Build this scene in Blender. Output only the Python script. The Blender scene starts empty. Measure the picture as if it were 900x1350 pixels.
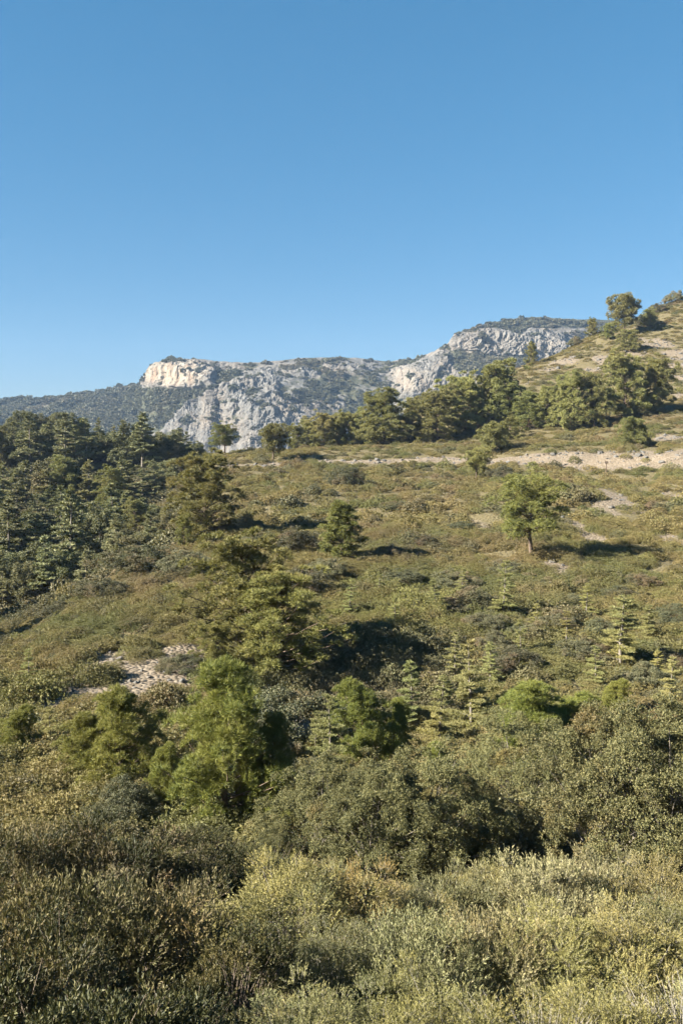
import bpy, math, random
import numpy as np

# ------------------------------------------------------------------ basics
C = bpy.context.scene.collection
F = 1169.0                       # focal length in photo pixels (900 x 1350)
PITCH = math.atan(75.0 / F)
CP, SP = math.cos(PITCH), math.sin(PITCH)
R0 = np.random.default_rng(7)

def ray(u, v):
    xc, yc = (u - 450.0) / F, (675.0 - v) / F
    return xc, CP + yc * SP, -SP + yc * CP

def zv(v, Y):                    # height of a point seen on row v at depth Y
    _, y, z = ray(450, v)
    return Y * z / y

# ------------------------------------------------------------------ noise
_pr = np.random.default_rng(11)
_perm = np.concatenate([_pr.permutation(256)] * 3).astype(np.int64)
_gr = _pr.normal(size=(256, 3)); _gr /= np.linalg.norm(_gr, axis=1)[:, None]

def noise(P):
    P = np.asarray(P, float)
    i = np.floor(P).astype(np.int64); f = P - i; i &= 255
    w = f * f * f * (f * (f * 6 - 15) + 10)
    out = 0.0
    for dx in (0, 1):
        for dy in (0, 1):
            for dz in (0, 1):
                h = _perm[_perm[_perm[(i[..., 0] + dx) & 255] + ((i[..., 1] + dy) & 255)] + ((i[..., 2] + dz) & 255)]
                g = _gr[h]
                d = g[..., 0] * (f[..., 0] - dx) + g[..., 1] * (f[..., 1] - dy) + g[..., 2] * (f[..., 2] - dz)
                wx = w[..., 0] if dx else 1 - w[..., 0]
                wy = w[..., 1] if dy else 1 - w[..., 1]
                wz = w[..., 2] if dz else 1 - w[..., 2]
                out = out + d * wx * wy * wz
    return out * 1.5

def fbm(P, n=4, gain=0.5):
    a, s, o = 1.0, 1.0, 0.0
    for k in range(n):
        o = o + a * noise(P * s + 17.3 * k); a *= gain; s *= 2.03
    return o

def sstep(a, b, x):
    t = np.clip((x - a) / (b - a), 0, 1)
    return t * t * (3 - 2 * t)

def pchip(x, y, xq):
    x = np.asarray(x, float); y = np.asarray(y, float); xq = np.clip(xq, x[0], x[-1])
    h = np.diff(x); d = np.diff(y) / h
    m = np.zeros_like(y); m[0], m[-1] = d[0], d[-1]
    for i in range(1, len(x) - 1):
        if d[i - 1] * d[i] > 0:
            w1, w2 = 2 * h[i] + h[i - 1], h[i] + 2 * h[i - 1]
            m[i] = (w1 + w2) / (w1 / d[i - 1] + w2 / d[i])
    k = np.clip(np.searchsorted(x, xq, side='right') - 1, 0, len(x) - 2)
    t = (xq - x[k]) / h[k]
    return ((2 * t**3 - 3 * t**2 + 1) * y[k] + (t**3 - 2 * t**2 + t) * h[k] * m[k]
            + (-2 * t**3 + 3 * t**2) * y[k + 1] + (t**3 - t**2) * h[k] * m[k + 1])

# ------------------------------------------------------------------ terrain
NEAR = [(0.01, -1.75), (2, -2.7), (4, -3.9), (6, -4.7), (8, -5.3), (10, -5.9), (13, -6.9), (16, -7.7), (20, -8.5)]
FAR = [(700, -70), (1500, -75), (6000, -90)]
def mid(a, b, c):                # (Y, v) pairs
    return [(Y, zv(v, Y)) for Y, v in a]
COLS = {
    -250: [(26, -9.0), (34, -9.3), (42, -9.4), (50, -12.2), (60, -14.2)] + mid([(80, 805), (95, 752), (120, 700), (150, 650), (185, 600), (205, 575)], 0, 0) + [(260, 3), (420, -25)],
    0: [(24, -8.6), (34, -8.9), (42, -9.2), (50, -12.0), (60, -14.0)] + mid([(80, 805), (95, 752), (120, 700), (150, 650), (185, 600), (205, 575)], 0, 0) + [(260, 3), (420, -25)],
    110: [(24, -8.5), (34, -8.7), (42, -8.8), (50, -8.6), (60, -10.6), (72, -11.6)] + mid([(85, 772), (110, 715), (150, 650), (185, 600), (205, 576)], 0, 0) + [(260, 2), (420, -25)],
    220: [(24, -8.5), (34, -8.8), (42, -8.8), (50, -8.3), (62, -7.4), (75, -8.9)] + mid([(90, 735), (115, 690), (150, 640), (185, 600), (197, 598)], 0, 0) + [(260, -8), (420, -35)],
    300: [(26, -9.0), (34, -9.3), (42, -9.2), (50, -8.5), (62, -7.2), (82, -5.8), (108, -3.9)] + mid([(140, 611), (160, 602)], 0, 0) + [(172, .1), (230, -9), (420, -40)],
    450: [(26, -9.5), (29, -10.3), (33, -10.7), (37, -9.9), (42, -8.8), (50, -8.4), (62, -7.2), (82, -5.6), (108, -3.7)] + mid([(138, 609), (142, 603), (165, 588), (185, 586)], 0, 0) + [(230, -4), (420, -40)],
    600: [(26, -9.4), (29, -10.1), (33, -10.5), (37, -9.8), (42, -8.8), (50, -8.4), (62, -7.1), (82, -5.4), (108, -3.5)] + mid([(130, 610), (134, 602), (160, 580), (185, 545), (215, 520)], 0, 0) + [(250, 12), (420, -25)],
    700: [(26, -9.0), (32, -9.4), (42, -9.0), (50, -8.5), (60, -7.2), (82, -5.2), (105, -3.1)] + mid([(122, 611), (126, 600), (150, 575), (185, 530), (240, 482)], 0, 0) + [(290, 22), (420, 0)],
    800: [(26, -9.0), (32, -9.4), (42, -9.0), (50, -8.5), (60, -7.3), (80, -5.3), (95, -4.0)] + mid([(118, 617), (121, 600), (130, 590), (158, 550), (200, 500), (262, 436)], 0, 0) + [(320, 38), (420, 20)],
    900: [(26, -9.0), (32, -9.4), (42, -9.0), (50, -8.5), (60, -7.4), (80, -5.4), (95, -4.0)] + mid([(114, 617), (117, 600), (132, 577), (165, 530), (215, 470), (280, 396)], 0, 0) + [(340, 52), (450, 40)],
    1150: [(26, -9.0), (32, -9.4), (42, -9.0), (50, -8.5), (60, -7.4), (80, -5.4), (95, -4.0)] + mid([(114, 616), (117, 600), (132, 570), (165, 515), (215, 440), (285, 345)], 0, 0) + [(350, 70), (450, 60)],
}
_cu = np.array(sorted(COLS), float)
_cs = (_cu - 450) / F
_lr = np.linspace(math.log(0.3), math.log(6000), 900)
_rows = []
for u in sorted(COLS):
    s = (u - 450) / F
    k = math.sqrt(1 + s * s)
    pts = NEAR + COLS[u] + FAR
    _rows.append(pchip([math.log(p[0] * k) for p in pts], [p[1] for p in pts], _lr))
_rows = np.array(_rows)
_sq = np.linspace(_cs[0], _cs[-1], 400)
_tab = np.empty((400, 900))
for j in range(900):
    _tab[:, j] = pchip(_cs, _rows[:, j], _sq)

def ground_base(x, y):
    x = np.asarray(x, float); y = np.asarray(y, float)
    r = np.maximum(np.hypot(x, y), 0.31)
    az = np.arctan2(x, y)
    s = np.tan(np.clip(az, -1.2, 1.2))
    a = np.clip((s - _sq[0]) / (_sq[-1] - _sq[0]), 0, 1) * 399
    b = np.clip((np.log(r) - _lr[0]) / (_lr[-1] - _lr[0]), 0, 1) * 899
    i = np.minimum(a.astype(int), 398); j = np.minimum(b.astype(int), 898)
    fa, fb = a - i, b - j
    z = (_tab[i, j] * (1 - fa) * (1 - fb) + _tab[i + 1, j] * fa * (1 - fb) + _tab[i, j + 1] * (1 - fa) * fb + _tab[i + 1, j + 1] * fa * fb)
    back = -1.75 + 0.22 * np.minimum(r, 60) 
    w = sstep(0.75, 1.9, np.abs(az))
    return z * (1 - w) + back * w

def ground(x, y):
    x = np.asarray(x, float); y = np.asarray(y, float)
    r = np.hypot(x, y)
    P = np.stack([x, y, np.zeros_like(x)], -1)
    amp = 0.10 + 0.28 * sstep(20, 60, r) + 2.5 * sstep(400, 900, r)
    return ground_base(x, y) + amp * fbm(P / 7.0, 3) * sstep(1, 5, r) + 0.5 * sstep(40, 90, r) * noise(P / 26.0)

def hit(u, v, ymin=3.0, ymax=330.0):
    dx, dy, dz = ray(u, v)
    Y = np.exp(np.linspace(math.log(ymin), math.log(ymax), 2500))
    t = Y / dy
    g = ground(t * dx, t * dy)
    below = np.nonzero(t * dz < g)[0]
    k = below[0] if len(below) else len(Y) - 1
    return float(t[k] * dx), float(Y[k]), float(g[k])

def at(u, Y):
    x = (u - 450.0) / F * Y
    return x, Y, float(ground(np.array(x), np.array(Y)))

# ------------------------------------------------------------------ mesh helpers
def mesh_from(name, V, faces_list, mats=(), smooth=False):
    """faces_list: list of (int array n x k, material index)"""
    me = bpy.data.meshes.new(name)
    V = np.asarray(V, np.float32)
    loops, starts, totals, mi, off = [], [], [], [], 0
    for Fa, m in faces_list:
        Fa = np.asarray(Fa, np.int32)
        if len(Fa) == 0: continue
        n, k = Fa.shape
        loops.append(Fa.ravel()); starts.append(off + np.arange(n) * k); totals.append(np.full(n, k)); mi.append(np.full(n, m)); off += n * k
    loops = np.concatenate(loops).astype(np.int32); starts = np.concatenate(starts).astype(np.int32); totals = np.concatenate(totals).astype(np.int32)
    me.vertices.add(len(V)); me.vertices.foreach_set('co', V.ravel())
    me.loops.add(len(loops)); me.loops.foreach_set('vertex_index', loops)
    me.polygons.add(len(starts)); me.polygons.foreach_set('loop_start', starts); me.polygons.foreach_set('loop_total', totals)
    for m in mats: me.materials.append(m)
    me.polygons.foreach_set('material_index', np.concatenate(mi).astype(np.int32))
    me.update(calc_edges=True)
    me.polygons.foreach_set('use_smooth', np.full(len(starts), smooth))
    return me

def add_attr(me, name, vals):
    a = me.attributes.new(name, 'FLOAT', 'POINT'); a.data.foreach_set('value', np.asarray(vals, np.float32))

def link(name, me, parent=None):
    o = bpy.data.objects.new(name, me); C.objects.link(o)
    if parent is not None: o.parent = parent
    return o

def tag(o, label=None, cat=None, group=None, kind=None):
    for k, v in (('label', label), ('category', cat), ('group', group), ('kind', kind)):
        if v: o[k] = v
    return o

def nrm(a):
    return a / np.maximum(np.linalg.norm(a, axis=-1, keepdims=True), 1e-9)

class Geo:
    def __init__(s): s.V = []; s.Q = []; s.T = []; s.n = 0
    def add(s, V, Q=None, T=None):
        V = np.asarray(V, float).reshape(-1, 3)
        s.V.append(V)
        if Q is not None: s.Q.append(np.asarray(Q) + s.n)
        if T is not None: s.T.append(np.asarray(T) + s.n)
        s.n += len(V)
    def tube(s, pts, rad, n=5):
        pts = np.asarray(pts, float); rad = np.asarray(rad, float); m = len(pts)
        d = nrm(np.gradient(pts, axis=0))
        ref = np.where(np.abs(d[:, 2:3]) > .9, np.array([[1., 0, 0]]), np.array([[0, 0, 1.]]))
        a = nrm(np.cross(d, ref)); b = np.cross(d, a)
        th = np.linspace(0, 2 * math.pi, n, endpoint=False)
        V = pts[:, None] + rad[:, None, None] * (np.cos(th)[None, :, None] * a[:, None] + np.sin(th)[None, :, None] * b[:, None])
        i = np.arange(m - 1)[:, None] * n + np.arange(n)[None]
        j = np.arange(m - 1)[:, None] * n + (np.arange(n)[None] + 1) % n
        s.add(V.reshape(-1, 3), Q=np.stack([i, j, j + n, i + n], -1).reshape(-1, 4))
    def leaves(s, p, d, nor, l, w, fold=0.15, mid=0.45):
        l = np.broadcast_to(np.asarray(l, float), (len(p),))[:, None]; w = np.broadcast_to(np.asarray(w, float), (len(p),))[:, None]
        side = nrm(np.cross(d, nor)); up = np.cross(side, d)
        V = np.stack([p, p + d * l * mid + side * w * .5 + up * w * fold, p + d * l, p + d * l * mid - side * w * .5 + up * w * fold], 1)
        s.add(V, Q=np.arange(len(p) * 4).reshape(-1, 4))
    def needles(s, p, d, l, w, rng, nor=None, jit=.55):
        l = np.broadcast_to(np.asarray(l, float), (len(p),))[:, None]
        q = rng.normal(size=d.shape)
        side = nrm(np.cross(d, q if nor is None else nor + jit * q))
        V = np.stack([p - side * w * .5, p + side * w * .5, p + d * l], 1)
        s.add(V, T=np.arange(len(p) * 3).reshape(-1, 3))
    def mesh(s, name, mat, smooth=False):
        fl = []
        if s.Q: fl.append((np.concatenate(s.Q), 0))
        if s.T: fl.append((np.concatenate(s.T), 0))
        return mesh_from(name, np.concatenate(s.V), fl, [mat], smooth)

def top_of(g):
    z = np.concatenate(g.V)[:, 2]; return float(np.sort(z)[int(len(z) * .998)])

def sphere_dirs(rng, n, zmin=-1.0):
    z = rng.uniform(zmin, 1, n); a = rng.uniform(0, 2 * math.pi, n); r = np.sqrt(1 - z * z)
    return np.stack([r * np.cos(a), r * np.sin(a), z], -1)

def perp(d, rng):
    return nrm(np.cross(d, rng.normal(size=d.shape)))

# ------------------------------------------------------------------ materials
def nodes(m):
    m.use_nodes = True; nt = m.node_tree; nt.nodes.clear()
    return nt, nt.nodes, nt.links

def N(nt, t, **kw):
    n = nt.nodes.new(t)
    for k, v in kw.items():
        if k.startswith('i_'): n.inputs[k[2:].replace('_', ' ')].default_value = v
        else: setattr(n, k, v)
    return n

def ramp(nt, fac, stops):
    r = nt.nodes.new('ShaderNodeValToRGB'); e = r.color_ramp.elements
    while len(e) < len(stops): e.new(0.5)
    for el, (p, c) in zip(e, stops):
        el.position = p; el.color = (*c, 1)
    nt.links.new(fac, r.inputs[0]); return r.outputs[0]

def mixc(nt, fac, a, b, mode='MIX'):
    m = nt.nodes.new('ShaderNodeMix'); m.data_type = 'RGBA'; m.blend_type = mode
    if isinstance(fac, (int, float)): m.inputs[0].default_value = fac
    else: nt.links.new(fac, m.inputs[0])
    for s, x in ((6, a), (7, b)):
        if isinstance(x, tuple): m.inputs[s].default_value = (*x, 1)
        else: nt.links.new(x, m.inputs[s])
    return m.outputs[2]

def mathn(nt, op, a, b=None, c=None, clamp=False):
    m = nt.nodes.new('ShaderNodeMath'); m.operation = op; m.use_clamp = clamp
    for i, x in enumerate((a, b, c)):
        if x is None: continue
        if isinstance(x, (int, float)): m.inputs[i].default_value = x
        else: nt.links.new(x, m.inputs[i])
    return m.outputs[0]

def tex(nt, scale, detail=3.0, src=None, rough=0.55):
    n = nt.nodes.new('ShaderNodeTexNoise'); n.inputs['Scale'].default_value = scale; n.inputs['Detail'].default_value = detail; n.inputs['Roughness'].default_value = rough
    if src is None:
        src = nt.nodes.new('ShaderNodeNewGeometry').outputs['Position']
    nt.links.new(src, n.inputs['Vector']); return n.outputs[0]

VEG = .95
def leaf_mat(name, cols, patch=None, pscale=0.6, plo=.5, phi=.62, trans=.25, rough=.55, hue=.018, val=.25, patch2=None, objpos=False, spec=.25):
    m = bpy.data.materials.new(name); nt, nd, lk = nodes(m)
    geo = N(nt, 'ShaderNodeNewGeometry'); oi = N(nt, 'ShaderNodeObjectInfo')
    cols = [tuple(x * VEG for x in c) for c in cols]; patch = patch and tuple(x * VEG for x in patch)
    if patch2: patch2 = (tuple(x * VEG for x in patch2[0]), *patch2[1:])
    st = [(i / (len(cols) - 1), c) for i, c in enumerate(cols)]
    col = ramp(nt, geo.outputs['Random Per Island'], st)
    src = oi.outputs['Location'] if objpos else geo.outputs['Position']
    if patch:
        f = N(nt, 'ShaderNodeMapRange'); lk.new(tex(nt, pscale, 3, src), f.inputs[0]); f.inputs[1].default_value = plo; f.inputs[2].default_value = phi
        col = mixc(nt, mathn(nt, 'MULTIPLY', f.outputs[0], mathn(nt, 'ADD', mathn(nt, 'MULTIPLY', geo.outputs['Random Per Island'], .6), .4)), col, patch)
    if patch2:
        c2, sc2, lo2, hi2 = patch2
        f = N(nt, 'ShaderNodeMapRange'); off = N(nt, 'ShaderNodeVectorMath', operation='ADD'); lk.new(src, off.inputs[0]); off.inputs[1].default_value = (31, 57, 12)
        lk.new(tex(nt, sc2, 3, off.outputs[0]), f.inputs[0]); f.inputs[1].default_value = lo2; f.inputs[2].default_value = hi2
        col = mixc(nt, f.outputs[0], col, c2)
    h = N(nt, 'ShaderNodeHueSaturation'); lk.new(col, h.inputs['Color'])
    lk.new(mathn(nt, 'MULTIPLY_ADD', oi.outputs['Random'], hue * 2, .5 - hue), h.inputs['Hue'])
    lk.new(mathn(nt, 'MULTIPLY_ADD', mathn(nt, 'FRACT', mathn(nt, 'MULTIPLY', oi.outputs['Random'], 7.31)), val * 2, 1 - val), h.inputs['Value'])
    b = N(nt, 'ShaderNodeBsdfPrincipled'); lk.new(h.outputs[0], b.inputs['Base Color']); b.inputs['Roughness'].default_value = rough; b.inputs['Specular IOR Level'].default_value = spec
    t = N(nt, 'ShaderNodeBsdfTranslucent'); lk.new(mixc(nt, .35, h.outputs[0], (.2, .2, .02)), t.inputs[0])
    mx = N(nt, 'ShaderNodeMixShader'); mx.inputs[0].default_value = trans; lk.new(b.outputs[0], mx.inputs[1]); lk.new(t.outputs[0], mx.inputs[2])
    o = N(nt, 'ShaderNodeOutputMaterial'); lk.new(mx.outputs[0], o.inputs[0]); return m

def bark_mat(name, a, b, scale=8):
    m = bpy.data.materials.new(name); nt, nd, lk = nodes(m)
    col = mixc(nt, tex(nt, scale, 4), a, b)
    p = N(nt, 'ShaderNodeBsdfPrincipled'); lk.new(col, p.inputs['Base Color']); p.inputs['Roughness'].default_value = .9; p.inputs['Specular IOR Level'].default_value = .1
    bp = N(nt, 'ShaderNodeBump'); bp.inputs['Strength'].default_value = .6; bp.inputs['Distance'].default_value = .03
    lk.new(tex(nt, scale * 3, 4), bp.inputs['Height']); lk.new(bp.outputs[0], p.inputs['Normal'])
    o = N(nt, 'ShaderNodeOutputMaterial'); lk.new(p.outputs[0], o.inputs[0]); return m

M = {}
M['bark'] = bark_mat('pine_bark', (0.075, 0.053, 0.038), (0.165, 0.128, 0.098))
M['grey_bark'] = bark_mat('grey_bark', (0.105, 0.09, 0.075), (0.21, 0.188, 0.158))
M['twig'] = bark_mat('twig', (0.12, 0.09, 0.068), (0.225, 0.188, 0.15), 20)
M['pale_twig'] = bark_mat('pale_twig', (0.225, 0.203, 0.165), (0.345, 0.315, 0.27), 20)
M['pine'] = leaf_mat('pine_needles', [(.066, .078, .025), (.15, .15, .042), (.24, .22, .064)], (.21, .182, .058), .35, .5, .68, trans=.1, val=.1)
M['pine_young'] = leaf_mat('young_pine_needles', [(.06, .08, .02), (.15, .165, .036), (.25, .24, .055)], (.22, .205, .045), .5, .5, .68, trans=.14, val=.12)
M['pine_far'] = leaf_mat('far_pine_needles', [(.078, .092, .032), (.17, .172, .056), (.275, .252, .09)], (.25, .22, .08), .06, .5, .68, trans=.12)
M['cedar'] = leaf_mat('cedar_needles', [(.062, .074, .036), (.152, .157, .076), (.27, .255, .118)], (.23, .205, .08), .05, .48, .64, trans=.12, val=.32)
M['cedar_young'] = leaf_mat('young_cedar_needles', [(.11, .125, .045), (.21, .212, .078), (.31, .295, .12)], (.28, .24, .08), .2, .5, .66, trans=.15)
M['oak_far'] = leaf_mat('far_oak_leaves', [(.05, .06, .027), (.11, .112, .048), (.18, .17, .075)], (.19, .15, .075), .05, .5, .64, trans=.12)
M['oak'] = leaf_mat('oak_leaves', [(.036, .042, .017), (.102, .10, .039), (.20, .182, .078)], (.17, .122, .045), .9, .56, .7, trans=.1, hue=.007, val=.15)
M['kermes'] = leaf_mat('kermes_leaves', [(.04, .048, .024), (.10, .10, .052), (.18, .165, .095)], (.19, .13, .075), .5, .5, .66, trans=.12)
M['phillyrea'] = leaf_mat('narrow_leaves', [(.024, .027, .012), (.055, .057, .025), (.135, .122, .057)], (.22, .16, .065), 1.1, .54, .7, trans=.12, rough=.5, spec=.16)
M['shadedleaf'] = leaf_mat('shaded_narrow_leaves', [(.012, .015, .007), (.030, .033, .014), (.05, .052, .023), (.125, .115, .052)], (.16, .12, .05), 1.1, .58, .72, trans=.1, rough=.5, spec=.2)  # dark leaves, with the bottom left corner's shade put into their colour too
M['brownleaf'] = leaf_mat('rusty_leaves', [(.046, .043, .021), (.115, .10, .048), (.21, .172, .088)], (.20, .14, .068), 1.3, .5, .66, trans=.15, rough=.55, spec=.15, patch2=((.055, .06, .032), 1.0, .5, .6))
M['olive'] = leaf_mat('olive_leaves', [(.125, .115, .043), (.222, .198, .072), (.31, .265, .10)], (.275, .195, .06), 1.1, .52, .68, trans=.2, hue=.012, val=.2, patch2=((.15, .152, .07), .8, .52, .64))
M['greyleaf'] = leaf_mat('grey_green_leaves', [(.11, .11, .05), (.195, .187, .09), (.29, .265, .135)], (.2, .165, .06), 1.0, .5, .66, trans=.2)
M['heath'] = leaf_mat('heath_leaves', [(.165, .135, .056), (.20, .165, .067), (.245, .203, .085)], (.20, .145, .083), .10, .5, .66, trans=.2, hue=.012, val=.14, patch2=((.128, .13, .05), .14, .48, .64), objpos=True)
M['greenheath'] = leaf_mat('green_heath_leaves', [(.11, .106, .037), (.165, .152, .053), (.215, .19, .072)], (.12, .115, .05), .12, .5, .66, trans=.18, val=.2, objpos=True)
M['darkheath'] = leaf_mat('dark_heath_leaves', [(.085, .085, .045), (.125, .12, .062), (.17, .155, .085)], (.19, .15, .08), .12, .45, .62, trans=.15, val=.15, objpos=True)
M['scrub'] = leaf_mat('mountain_scrub_leaves', [(.05, .054, .036), (.085, .086, .055), (.13, .125, .08)], (.15, .12, .08), .01, .5, .64, trans=.1, objpos=True, val=.3)

def ground_mat():
    m = bpy.data.materials.new('stony_ground'); nt, nd, lk = nodes(m)
    at_ = N(nt, 'ShaderNodeAttribute', attribute_name='bare')
    n1 = tex(nt, .25, 5); n2 = tex(nt, 3.5, 4); n3 = tex(nt, 14, 3)
    soil = ramp(nt, n2, [(.3, (.07, .055, .032)), (.5, (.12, .098, .055)), (.7, (.17, .14, .085))])
    soil = mixc(nt, mathn(nt, 'MULTIPLY', n1, .6), soil, (.10, .088, .04))
    vor = N(nt, 'ShaderNodeTexVoronoi'); vor.inputs['Scale'].default_value = 5.0
    lk.new(N(nt, 'ShaderNodeNewGeometry').outputs['Position'], vor.inputs['Vector'])
    stone = ramp(nt, vor.outputs['Color'], [(0, (.10, .078, .055)), (.5, (.165, .134, .10)), (1, (.225, .19, .148))])
    stone = mixc(nt, mathn(nt, 'MULTIPLY', n3, .4), stone, (.135, .105, .07))
    f = mathn(nt, 'ADD', at_.outputs['Fac'], mathn(nt, 'MULTIPLY_ADD', n2, 1.0, -.5))
    mr = N(nt, 'ShaderNodeMapRange'); lk.new(f, mr.inputs[0]); mr.inputs[1].default_value = .38; mr.inputs[2].default_value = .6
    col = mixc(nt, mr.outputs[0], soil, stone)
    p = N(nt, 'ShaderNodeBsdfPrincipled'); lk.new(col, p.inputs['Base Color']); p.inputs['Roughness'].default_value = .95; p.inputs['Specular IOR Level'].default_value = .1
    bp = N(nt, 'ShaderNodeBump'); bp.inputs['Strength'].default_value = .8; bp.inputs['Distance'].default_value = .12
    lk.new(mathn(nt, 'ADD', n2, mathn(nt, 'MULTIPLY', vor.outputs['Distance'], -1.0)), bp.inputs['Height']); lk.new(bp.outputs[0], p.inputs['Normal'])
    o = N(nt, 'ShaderNodeOutputMaterial'); lk.new(p.outputs[0], o.inputs[0]); return m
M['ground'] = ground_mat()

def rock_mat(name='limestone', mount=True):
    m = bpy.data.materials.new(name); nt, nd, lk = nodes(m)
    s = .02 if mount else 1.2
    n1 = tex(nt, s, 6, rough=.65); n2 = tex(nt, s * 7, 5, rough=.7)
    rock = ramp(nt, n2, [(.28, (.05, .0495, .048)), (.45, (.10, .097, .092)), (.7, (.16, .153, .141))])
    rock = mixc(nt, ramp(nt, n1, [(.45, (0, 0, 0)), (.7, (.6, .6, .6))]), rock, (.17, .135, .10))
    col = rock
    if mount:
        st = N(nt, 'ShaderNodeAttribute', attribute_name='cliff')
        # streaks run down the faces: stretch the noise along z
        mp = N(nt, 'ShaderNodeMapping'); mp.inputs['Scale'].default_value = (.09, .09, .012)
        lk.new(N(nt, 'ShaderNodeNewGeometry').outputs['Position'], mp.inputs[0])
        stn = tex(nt, 1.0, 4, mp.outputs[0])
        cream = ramp(nt, stn, [(.3, (.185, .125, .082)), (.5, (.245, .207, .16)), (.7, (.275, .247, .205))])
        col = mixc(nt, mathn(nt, 'MULTIPLY', st.outputs['Fac'], .85), col, cream)
        at_ = N(nt, 'ShaderNodeAttribute', attribute_name='scrub')
        f = mathn(nt, 'ADD', at_.outputs['Fac'], mathn(nt, 'MULTIPLY_ADD', tex(nt, .09, 5, rough=.7), 1.5, -.75))
        mr = N(nt, 'ShaderNodeMapRange'); lk.new(f, mr.inputs[0]); mr.inputs[1].default_value = .42; mr.inputs[2].default_value = .58
        sc = ramp(nt, tex(nt, .25, 4), [(.3, (.03, .033, .022)), (.55, (.055, .056, .035)), (.75, (.095, .085, .06))])
        col = mixc(nt, mr.outputs[0], col, sc)
    p = N(nt, 'ShaderNodeBsdfPrincipled'); lk.new(col, p.inputs['Base Color']); p.inputs['Roughness'].default_value = .95; p.inputs['Specular IOR Level'].default_value = .1
    bp = N(nt, 'ShaderNodeBump'); bp.inputs['Strength'].default_value = .9; bp.inputs['Distance'].default_value = 3.0 if mount else .05
    lk.new(tex(nt, s * 12, 5, rough=.7), bp.inputs['Height']); lk.new(bp.outputs[0], p.inputs['Normal'])
    o = N(nt, 'ShaderNodeOutputMaterial'); lk.new(p.outputs[0], o.inputs[0]); return m
M['mountain'] = rock_mat()
M['rock'] = rock_mat('boulder_limestone', False)

# ------------------------------------------------------------------ world, sun, camera
SUN_EL, SUN_AZ = math.radians(30), math.radians(250)      # azimuth clockwise from +Y: the sun stands left, a little behind
sc = bpy.context.scene
w = bpy.data.worlds.new('World'); sc.world = w; w.use_nodes = True
nt = w.node_tree; nt.nodes.clear()
sky = nt.nodes.new('ShaderNodeTexSky'); sky.sky_type = 'NISHITA'; sky.sun_disc = False
sky.sun_elevation = SUN_EL; sky.sun_rotation = SUN_AZ; sky.altitude = 2500; sky.air_density = 1.5; sky.dust_density = 0; sky.ozone_density = 10
bg = nt.nodes.new('ShaderNodeBackground'); bg.inputs[1].default_value = .0525
hs = nt.nodes.new('ShaderNodeHueSaturation'); hs.inputs['Saturation'].default_value = 1.15; hs.inputs['Hue'].default_value = .501; nt.links.new(sky.outputs[0], hs.inputs['Color'])
gm = nt.nodes.new('ShaderNodeGamma'); gm.inputs[1].default_value = .6; nt.links.new(hs.outputs[0], gm.inputs[0]); nt.links.new(gm.outputs[0], bg.inputs[0]); wo = nt.nodes.new('ShaderNodeOutputWorld'); nt.links.new(bg.outputs[0], wo.inputs[0])
ld = bpy.data.lights.new('sun', 'SUN'); ld.energy = 5.0; ld.angle = math.radians(.53); ld.color = (1, .93, .80)
so = bpy.data.objects.new('sun', ld); C.objects.link(so)
from mathutils import Vector
tosun = Vector((math.sin(SUN_AZ) * math.cos(SUN_EL), math.cos(SUN_AZ) * math.cos(SUN_EL), math.sin(SUN_EL)))
so.rotation_euler = tosun.to_track_quat('Z', 'Y').to_euler(); so.location = (-40, -20, 60)
cd = bpy.data.cameras.new('camera'); cam = bpy.data.objects.new('camera', cd); C.objects.link(cam)
cd.sensor_fit = 'VERTICAL'; cd.sensor_height = 36; cd.lens = 36 * F / 1350; cd.clip_start = .1; cd.clip_end = 20000
cam.location = (0, 0, 0); cam.rotation_euler = (math.pi / 2 - PITCH, 0, 0)
sc.camera = cam
sc.view_settings.view_transform = 'Standard'; sc.view_settings.look = 'None'; sc.view_settings.exposure = 2.3; sc.view_settings.gamma = 1
sc.cycles.max_bounces = 5; sc.cycles.diffuse_bounces = 3; sc.cycles.glossy_bounces = 2; sc.cycles.transmission_bounces = 3; sc.cycles.volume_bounces = 0
sc.cycles.use_denoising = True; sc.cycles.denoising_prefilter = 'ACCURATE'
sc.cycles.use_adaptive_sampling = True; sc.cycles.adaptive_threshold = .02

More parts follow.
